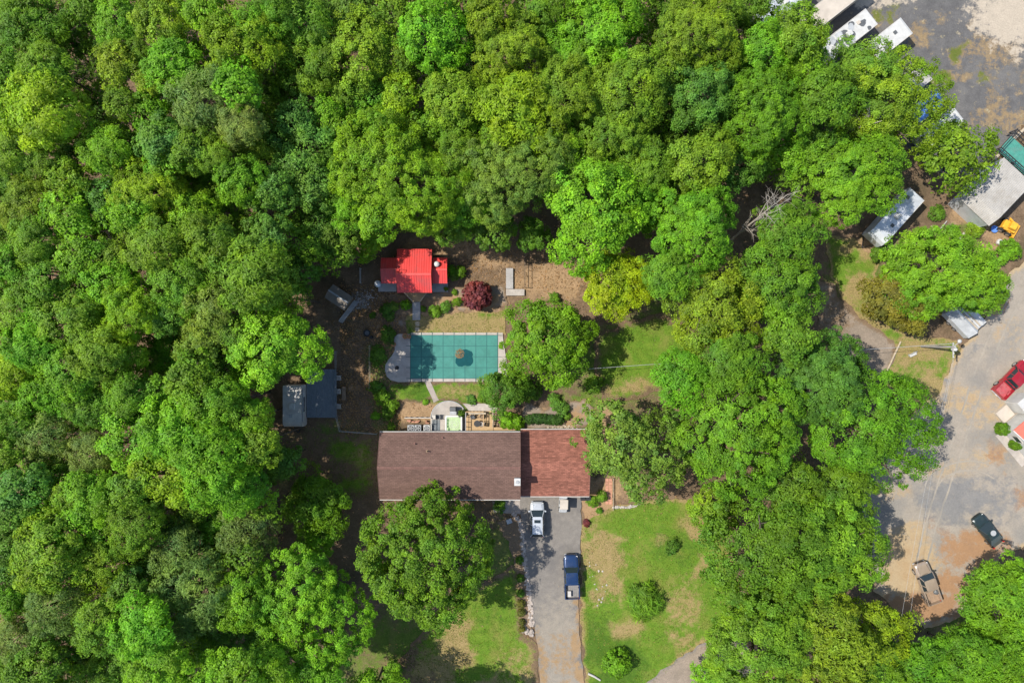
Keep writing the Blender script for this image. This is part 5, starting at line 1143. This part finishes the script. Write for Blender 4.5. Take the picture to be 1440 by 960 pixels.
for s in (-1, 1): B = MB(); B.bar((-1.7, s * .66, P['roof'] + .05), (.1, s * .66, P['roof'] + .05), .04); B.build('roof_rail', M['grey'], t)
t, P = vehicle('pickup', 804, 811, 92, 'p_blue', 'dark blue pickup truck on the driveway beside the front lawn', 5.6, 1.95, 'pickup truck', 'pickup_truck')
for k in range(9): B = MB(); B.bar((-.45, -.6 + k * .15, P['roof'] + .025), (.6, -.6 + k * .15, P['roof'] + .025), .02, .02); B.build('roof_rib', M['p_blue'], t)
x, y, _ = G(800.5, 834, .9); t2 = thing('storage_box', 'pale box lying in the bed of the blue pickup', 'box', (x, y, .72)); B = MB(); B.box(-.2, .2, -.35, .35, 0, .35, .02); B.build('body', M['beige'], t2); B = MB(); B.box(-.21, .21, -.36, .36, .35, .39); B.build('lid', M['trim'], t2)
t, P = vehicle('pickup', 1305.5, 820, 110, 'p_tan', 'tan pickup truck parked on the sandy dirt', 5.5, 1.95, 'pickup truck', 'pickup_truck', 'bedtan')
x, y, _ = G(1317, 832, .9); t2 = thing('tarp_bundle', 'dark grey bundle in the bed of the tan pickup', 'bundle', (x, y, .72), R_(20)); B = MB(); rock(B, (0, 0, 0), .42, random.Random(3), .6); B.build('wrap', M['darkgrey'], t2)
t, P = vehicle('sedan', 1389.5, 746, 127, 'p_green', 'dark green sedan with a pale round patch on its roof', 4.5, 1.8, 'car', 'parked_car')
B = MB(); B.cyl((-.25, -.12, P['roof'] + .012), .36, .012, 20); B.build('roof_patch', M['grey'], t)
t, P = vehicle('pickup', 1427, 533, 46, 'p_red', 'red pickup truck with worn pink bed on the gravel yard', 5.6, 1.98, 'pickup truck', 'pickup_truck', 'bedred')
B = MB(); B.box(-1.15, -.95, -.85, .85, 1.2, 1.34, .04); B.build('tool_box', M['black'], t)
def golf_cart():
    x, y, _ = G(793, 710, 1.6); t = thing('golf_cart', 'golf cart with cream roof parked at the garage door', 'golf cart', (x, y, .035), R_(-92))
    B = MB(); B.box(-1.15, .55, -.55, .55, .22, .5, .06); B.box(.55, 1.15, -.52, .52, .25, .75, .1); B.build('body', M['grey'], t)
    B = MB(); B.box(-.35, .12, -.5, .5, .5, .75, .05); B.box(-.45, -.33, -.5, .5, .7, 1.15, .04); B.build('seat', M['black'], t)
    B = MB(); B.box(-.75, .5, -.52, .52, 1.72, 1.82, .06); B.build('roof', M['beige'], t)
    for u in (-.6, .42):
        for v in (-.48, .48): B = MB(); B.bar((u * 1.15, v, .5), (u, v, 1.74), .04); B.build('roof_post', M['black'], t)
    B = MB(); B.box(-1.3, -.6, -.5, .5, .5, .56); B.build('rear_deck', M['silver'], t)
    for u in (-.75, .78):
        for v in (-.48, .48): wheel(t, u, v, .23, .18)
    B = MB(); B.tube([(.45 + .16 * math.cos(a), -.22 + .16 * math.sin(a), 1.0) for a in [k * .5236 for k in range(13)]], .018, 5); B.bar((.75, -.22, .6), (.45, -.22, 1.0), .03); B.build('steering_wheel', M['black'], t)
golf_cart()

# ---------------------------------------------------------------- parked trailers and barn on the right
V = [((1.2, -.4, 'darkgrey'), (-1.2, .5, 'darkgrey'), (-1.5, -.2, 'grey'))]
ANG = 38
trailer(1104, 3, 7.5, 2.4, 2.8, ANG, 'grey white trailer partly under the trees beside the beige trailer', 'silver', 'parked_trailer', grp=None)
trailer(1170, 8, 10.5, 2.55, 3.0, ANG, 'long plain beige trailer at the edge of the parking lot', 'beige', 'parked_trailer', ac=False)
trailer(1194, 48, 7.3, 2.5, 2.9, ANG, 'white trailer with blotched dark roof stains', 'white', 'parked_trailer', patches=34, vents=((1.8, .4, 'beige'), (-1.2, .3, 'white')), curve=.12)
trailer(1252, 54, 5.6, 2.5, 2.9, ANG, 'clean white trailer with three dark roof vents', 'white', 'parked_trailer', ac=False, vents=((.9, .2, 'darkgrey'), (-1.4, .5, 'darkgrey'), (-1.2, -.6, 'darkgrey')), curve=.35)
trailer(1290, 112, 3.4, 2.3, 2.3, ANG, 'short off white trailer poking out of the olive tree', 'whitedirty', 'parked_trailer', ac=False)
trailer(1304, 150, 4.8, 2.2, 2.2, ANG, 'blue covered trailer mostly hidden by the olive tree', 'bluepaint', 'parked_trailer', ac=False)
trailer(1325, 180, 5.8, 2.3, 2.3, ANG, 'white trailer behind the blue covered trailer under branches', 'white', 'parked_trailer', ac=False)
trailer(1262, 304, 7.6, 2.4, 2.8, 228, 'silver blue trailer with square roof hatch under the rounded tree', 'silver', 'parked_trailer', vents=((-2.6, -.6, 'darkgrey'), (1.3, .3, 'darkgrey'), (.5, -.8, 'grey')), curve=.7)
def tool_trailer():
    x, y, _ = G(1357, 447, 1.4); t = thing('tool_trailer', 'white pitched tool trailer with open load beside the gravel', 'trailer', (x, y, 0), R_(-46))
    B = MB(); pr = [(-1.5, .55), (-1.5, 1.5), (-.55, 2.15), (.1, 1.6), (1.45, 1.6), (1.45, .55)]
    B.loft([[(-2.2 + 0, a, b) for a, b in pr], [(2.1, a, b) for a, b in pr]][::-1]); 
    B.build('body', M['silver'], t)
    B = MB(); B.bar((-2.25, -1.03, 1.86), (2.15, -1.03, 1.86), 1.16, .04)
    B = MB(); B.add([(-2.2, -1.52, 1.51), (2.12, -1.52, 1.51), (2.12, -.54, 2.18), (-2.2, -.54, 2.18), (-2.2, -1.52, 1.55), (2.12, -1.52, 1.55), (2.12, -.54, 2.22), (-2.2, -.54, 2.22)], [(0, 3, 2, 1), (4, 5, 6, 7), (0, 1, 5, 4), (1, 2, 6, 5), (2, 3, 7, 6), (3, 0, 4, 7)]); B.build('roof', M['slatroof'], t)
    for k in range(4): B = MB(); B.box(-2.0, 2.0, -.38 + k * .30, -.22 + k * .30, 1.75 - .05 * k, 1.86 - .06 * k); B.build('board', M['log'] if k % 2 else M['white'], t)
    B = MB(); B.box(-.6, 2.14, .8, 1.5, 1.605, 1.66); B.build('lid', M['white'], t)
    for s in (-1.45, 1.42):
        for u in (-.5, .5): wheel(t, u, s, .34, .2)
    B = MB()
    for s in (-.8, .6): B.bar((-2.1, s, .5), (-3.3, 0, .5), .08)
    B.build('drawbar', M['iron'], t); B = MB(); B.box(-2.9, -2.3, -.3, .35, .52, .9, .05); B.build('tongue_box', M['trim'], t)
tool_trailer()
def barn():
    zr = 3.6; x, y, _ = G(1404, 269, zr); t = thing('metal_barn', 'white ribbed metal roofed barn beside the log kerb', 'barn', (x, y, 0), R_(47))
    L, W = 6.9, 4.8; B = MB(); B.box(-L / 2 + .1, L / 2 - .1, -W / 2 + .1, W / 2 - .1, -.06, 2.7); B.build('wall', M['silver'], t)
    B = MB(); B.loft([[(-L / 2, -W / 2, 2.75), (-L / 2, -W / 2, 2.8), (-L / 2 + 1.2, -W / 2, 3.55), (L / 2, -W / 2, 3.7), (L / 2, -W / 2, 3.65), (-L / 2 + 1.2, -W / 2, 3.5)], [(-L / 2, W / 2, 2.75), (-L / 2, W / 2, 2.8), (-L / 2 + 1.2, W / 2, 3.55), (L / 2, W / 2, 3.7), (L / 2, W / 2, 3.65), (-L / 2 + 1.2, W / 2, 3.5)]]); r = B.build('roof', M['whitedirty'], t)
    B = MB()
    for k in range(20): v = -W / 2 + .1 + k * .242; B.bar((-L / 2 + 1.2, v, 3.575), (L / 2, v, 3.725), .09, .09); B.bar((-L / 2, v, 2.825), (-L / 2 + 1.2, v, 3.575), .09, .09)
    s = B.build('seam', M['whitedirty'], r); s['kind'] = 'stuff'
    for e in (-W / 2 + .05, W / 2 - .05): B = MB(); B.add([(-L / 2 + .1, e - .04, 2.7), (L / 2 - .1, e - .04, 2.7), (L / 2 - .1, e - .04, 3.62), (-L / 2 + 1.2, e - .04, 3.47), (-L / 2 + .1, e + .04, 2.7), (L / 2 - .1, e + .04, 2.7), (L / 2 - .1, e + .04, 3.62), (-L / 2 + 1.2, e + .04, 3.47)], [(0, 1, 2, 3), (7, 6, 5, 4), (0, 3, 7, 4), (3, 2, 6, 7), (2, 1, 5, 6)]); B.build('gable_wall', M['silver'], t)
    B = MB(); B.box(L / 2 - .11, L / 2 - .04, -1.2, 1.2, 0, 2.4); B.build('door', M['grey'], t)
barn()
def pen():
    x, y, _ = G(1436, 213, 1.5); t = thing('scaffold_pen', 'black metal rail pen round a teal floor beside the barn', 'pen', (x, y, 0), R_(-42))
    B = MB(); B.box(-1.9, 3.2, -1.25, 1.25, .5, .6); B.build('floor', M['tealpaint'], t)
    for s in (-1.75, -1.3, 1.3, 1.75):
        B = MB(); B.bar((-2.3, s, 1.5), (3.4, s, 1.5), .09); B.build('rail', M['iron'], t)
        for u in (-2.2, .4, 3.2): B = MB(); B.box(u - .05, u + .05, s - .05, s + .05, -.06, 1.5); B.build('post', M['iron'], t)
    for k in range(12):
        for s in (-1, 1): B = MB(); u = -2.2 + k * .49; B.bar((u, s * 1.3, 1.56), (u, s * 1.75, 1.56), .06); B.build('rung', M['iron'], t)
    for u in (-2.3, -2.05): B = MB(); B.bar((u, -1.8, 1.62), (u, 1.8, 1.62), .08); B.build('rail', M['iron'], t)
    for u in (-1.8, 3.1):
        for v in (-1.15, 1.15): B = MB(); B.box(u - .06, u + .06, v - .06, v + .06, -.06, .5); B.build('leg', M['iron'], t)
pen()
x, y, _ = G(1385, 244, .5); t = thing('rack', 'dark metal ladder rack leaning along the barn end', 'rack', (x, y, 0), R_(42))
for s in (-.5, 0, .5): B = MB(); B.bar((-1.7, s, .9), (1.9, s, .9), .07); B.build('rail', M['iron'], t)
for k in range(7): B = MB(); B.bar((-1.6 + k * .55, -.5, .95), (-1.6 + k * .55, .5, .95), .05); B.build('rung', M['iron'], t)
for u in (-1.5, 1.7):
    for v in (-.48, .48): B = MB(); B.box(u - .04, u + .04, v - .04, v + .04, -.06, .9); B.build('leg', M['iron'], t)
def logs(pts, r, label, m='log', name='log_kerb'):
    a = G(*pts[0]); W = [(G(*p)[0] - a[0], G(*p)[1] - a[1], r * .8) for p in pts]; t = thing(name, label, 'log', (a[0], a[1], 0))
    for p, q in zip(W, W[1:]): B = MB(); B.tube([p, tuple((u + v) / 2 for u, v in zip(p, q)), q], [r, r * .95, r * .85], 8); B.build('log', M[m], t)
logs([(1374, 248), (1396, 226), (1420, 200), (1446, 176)], .22, 'long pale log kerb between the lot and the barn')
logs([(1247, 521), (1257, 499), (1266, 480)], .13, 'pole rail lying across the end of the dirt lane', name='log_rail')
logs([(1309, 318), (1319, 327)], .10, 'short plank lying near the silver trailer', name='plank'); logs([(1322, 322), (1331, 311)], .09, 'grey plank crossing beside the short plank', 'greywood', 'plank'); logs([(1347, 337), (1357, 326)], .2, 'pale plank pile at the edge of the dense tree', 'concrete', 'plank'); logs([(1360, 286), (1380, 312)], .09, 'long pole lying along the foot of the barn', 'log', 'plank')
def loader():
    x, y, _ = G(1422, 318, 1.2); t = thing('loader', 'yellow loader machine parked beside the barn', 'loader', (x, y, 0), R_(-30))
    B = MB(); B.box(-.9, .9, -.55, .55, .5, 1.15, .08); B.build('body', M['yellow'], t); B = MB(); B.box(-.35, .45, -.45, .45, 1.15, 1.75, .06); B.build('cab', M['yellow'], t)
    B = MB(); B.box(-.25, .47, -.4, .4, 1.25, 1.6); B.build('window_glass', M['glass'], t)
    B = MB(); B.loft([[(1.1, -.9, .05), (1.6, -.9, .1), (1.35, -.9, .6), (1.1, -.9, .65)], [(1.1, .9, .05), (1.6, .9, .1), (1.35, .9, .6), (1.1, .9, .65)]][::-1]); B.build('bucket', M['yellow'], t)
    for s in (-1, 1):
        B = MB(); B.bar((-.5, s * .62, 1.1), (1.2, s * .62, .5), .13, .16); B.build('arm', M['yellow'], t); B = MB(); B.bar((-.7, s * .75, 1.28), (-.1, s * .62, 1.2), .2, .1); B.build('fender', M['yellow'], t)
        for u in (-.55, .55): wheel(t, u, s * .7, .42, .3)
loader()
x, y, _ = G(1399, 322, .3); t = thing('tyre_ring', 'small blue round tub near the yellow loader', 'tub', (x, y, -.05)); B = MB(); B.lathe((0, 0, 0), [(.35, 0), (.45, .3), (.48, .32), (.42, .3), (.34, .06)], 16); B.build('rim', M['bluepaint'], t)
x, y, _ = G(1409, 341, .4); t = thing('tank', 'white plastic tank lying by the green shrub', 'tank', (x, y, -.05), R_(-25)); B = MB(); B.box(-.55, .55, -.35, .35, 0, .55, .14); B.build('body', M['white'], t); B = MB(); B.cyl((.1, 0, .55), .12, .06, 12); B.build('cap', M['grey'], t)
x, y, _ = G(1284, 498, .4); t = thing('bench', 'small white bench on the grass by the light pole', 'bench', (x, y, -.02), R_(25)); B = MB(); B.box(-.45, .45, -.2, .2, .4, .46); B.build('seat', M['white'], t); B = MB(); B.box(-.45, .45, .18, .22, .46, .8); B.build('backrest', M['white'], t)
for u in (-.38, .38): B = MB(); B.box(u - .04, u + .04, -.18, .18, 0, .4); B.build('leg', M['grey'], t)
def red_building():
    x, y, _ = G(1478, 610, 3); t = thing('shop_building', 'coral roofed white building at the gravel yard edge', 'building', (x, y, 0), R_(40))
    B = MB(); B.box(-3, 3, -3, 3, -.06, 2.9); w = B.build('wall', M['white'], t); B = MB(); gable(B, -3.3, 3.3, -3.3, 3.3, 0, 2.95, 4.0, .1, 8); r = B.build('roof', M['coral'], t)
    for s in (-3.32, 3.32): B = MB(); B.bar((s, -3.3, 2.93), (s, 0, 3.98), .12, .16); B.bar((s, 3.3, 2.93), (s, 0, 3.98), .12, .16); B.build('rake_board', M['white'], r)
    for yy in (-1.6, 1.4): window(t, -3.0, yy, 1.6, 1.1, 1.1, (-1, 0))
    B = MB(); B.box(-4.1, -3.02, -2.6, 2.6, -.04, .1); B.build('walkway', M['concrete'], t)
    B = MB(); B.box(-2.4, -.6, 3.35, 5.0, -.04, .5, .05); B.build('porch', M['beige'], t); B = MB(); B.box(-.4, 1.6, 3.4, 5.2, -.04, 2.3, .05); B.build('annex', M['white'], t)
red_building()
shrub(1409.5, 603, 9, 'b', 'round clipped green ball shrub with dirt ring by the coral building', h=1.6, v='ball', dark=.6); shrub(1428, 625, 7.5, 'b', 'round clipped ball shrub against the coral building wall', h=1.4, v='ball', dark=.6)

# ---------------------------------------------------------------- pole, wires, dead trees
def pole():
    x, y, _ = G(1296, 487); t = thing('utility_pole', 'grey wooden light pole with crossarm at the gravel edge', 'pole', (x, y, 0)); h = 6.65
    B = MB(); B.tube([(0, 0, -.1), (0, 0, 3), (.02, 0, h)], [.17, .15, .12], 10); B.build('shaft', M['greywood'], t)
    B = MB(); B.tube([(0, .05, h - .35), (.3, .35, h - .1), (.62, .62, h - .05)], .035, 6); a = B.build('lamp_arm', M['grey'], t)
    B = MB(); B.lathe((.66, .68, h - .24), [(.05, .22), (.2, .18), (.26, .03), (.22, 0)][::-1], 14); B.build('lamp_shade', M['white'], t)
    B = MB(); B.box(-.06, .06, -1.3, .5, h - .42, h - .3); B.build('crossarm', M['greywood'], t)
    B = MB(); B.lathe((.33, -.30, h - 1.0), [(.2, 0), (.23, .1), (.23, .62), (.15, .7)], 14); B.build('transformer', M['white'], t)
    for k in (-1.2, -.75, .4): B = MB(); B.lathe((0, k, h - .3), [(.05, 0), (.07, .06), (.03, .14)], 8); B.build('insulator', M['plate'], t)
    return (x, y, h)
px_, py_, ph = pole()
def wire(a, b, sag, label, r=.012):
    a = Vector(a); b = Vector(b); n = 24; pts = [a.lerp(b, k / n) - a + Vector((0, 0, -4 * sag * (k / n) * (1 - k / n))) for k in range(n + 1)]
    B = MB(); B.tube(pts, r, 5); o = B.build('power_line', M['grey'], None, a); tag(o, label, 'cable', 'cables from the utility pole')
wire((px_, py_ + .4, ph - .17), G(828, 518.5, 4.5), .5, 'service cable from the light pole to the tree at the pool end', .026)
wire((px_ + .02, py_ - .75, ph - .17), G(1246, 1010, 8.5), .8, 'inner of two cables running from the crossarm over the gravel yard trees')
wire((px_ + .02, py_ - 1.2, ph - .17), G(1262, 1010, 8.5), .8, 'outer of two cables running from the crossarm over the gravel yard trees')
def dead_tree(base, tip, label, n, seed, r0=.22, spread=1.0, z1=11.0):
    rng = random.Random(seed); x, y, _ = G(*base); t = thing('dead_tree', label, 'tree', (x, y, 0)); top = Vector(G(*tip, z1)) - Vector((x, y, 0))
    p0 = Vector((0, 0, 0)); mid = top * .45; B = MB(); B.tube([(0, 0, -.1), mid * .5, mid, mid.lerp(top, .5), top], [r0 * 1.3, r0, r0 * .75, r0 * .45, r0 * .12], 8); B.build('trunk', M['deadwood'], t)
    for k in range(n):
        f = rng.uniform(.35, .92); q = top * f; d = Vector((rng.uniform(-1, 1), rng.uniform(-1, 1), rng.uniform(.1, .6))) + top.normalized() * .9; L = rng.uniform(1.2, 3.0) * spread * (1.15 - f * .5); e = q + d.normalized() * L
        m = q.lerp(e, .5) + Vector((rng.uniform(-.2, .2), rng.uniform(-.2, .2), .15)); rb = r0 * .42 * (1.1 - f * .6); B = MB(); B.tube([q, m, e], [rb, rb * .65, rb * .2], 6)
        for j in range(5): s = q.lerp(e, rng.uniform(.4, .95)); u = s + Vector((rng.uniform(-.8, .8), rng.uniform(-.8, .8), rng.uniform(0, .5))) * spread; B.tube([s, u], [rb * .35, rb * .12], 4)
        B.build('branch', M['deadwood'], t)
dead_tree((1010, 352), (1100, 278), 'bare whitish dead tree among the green crowns', 20, 4, .17, 1.5, 17)
dead_tree((1130, 205), (1240, 170), 'bare pale trunk forking under the olive tree', 6, 8, .24, 1.3, 13)
logs([(1350, 853), (1362, 862), (1374, 868)], .2, 'pale fallen log at the shadowed yard corner', name='fallen_log')
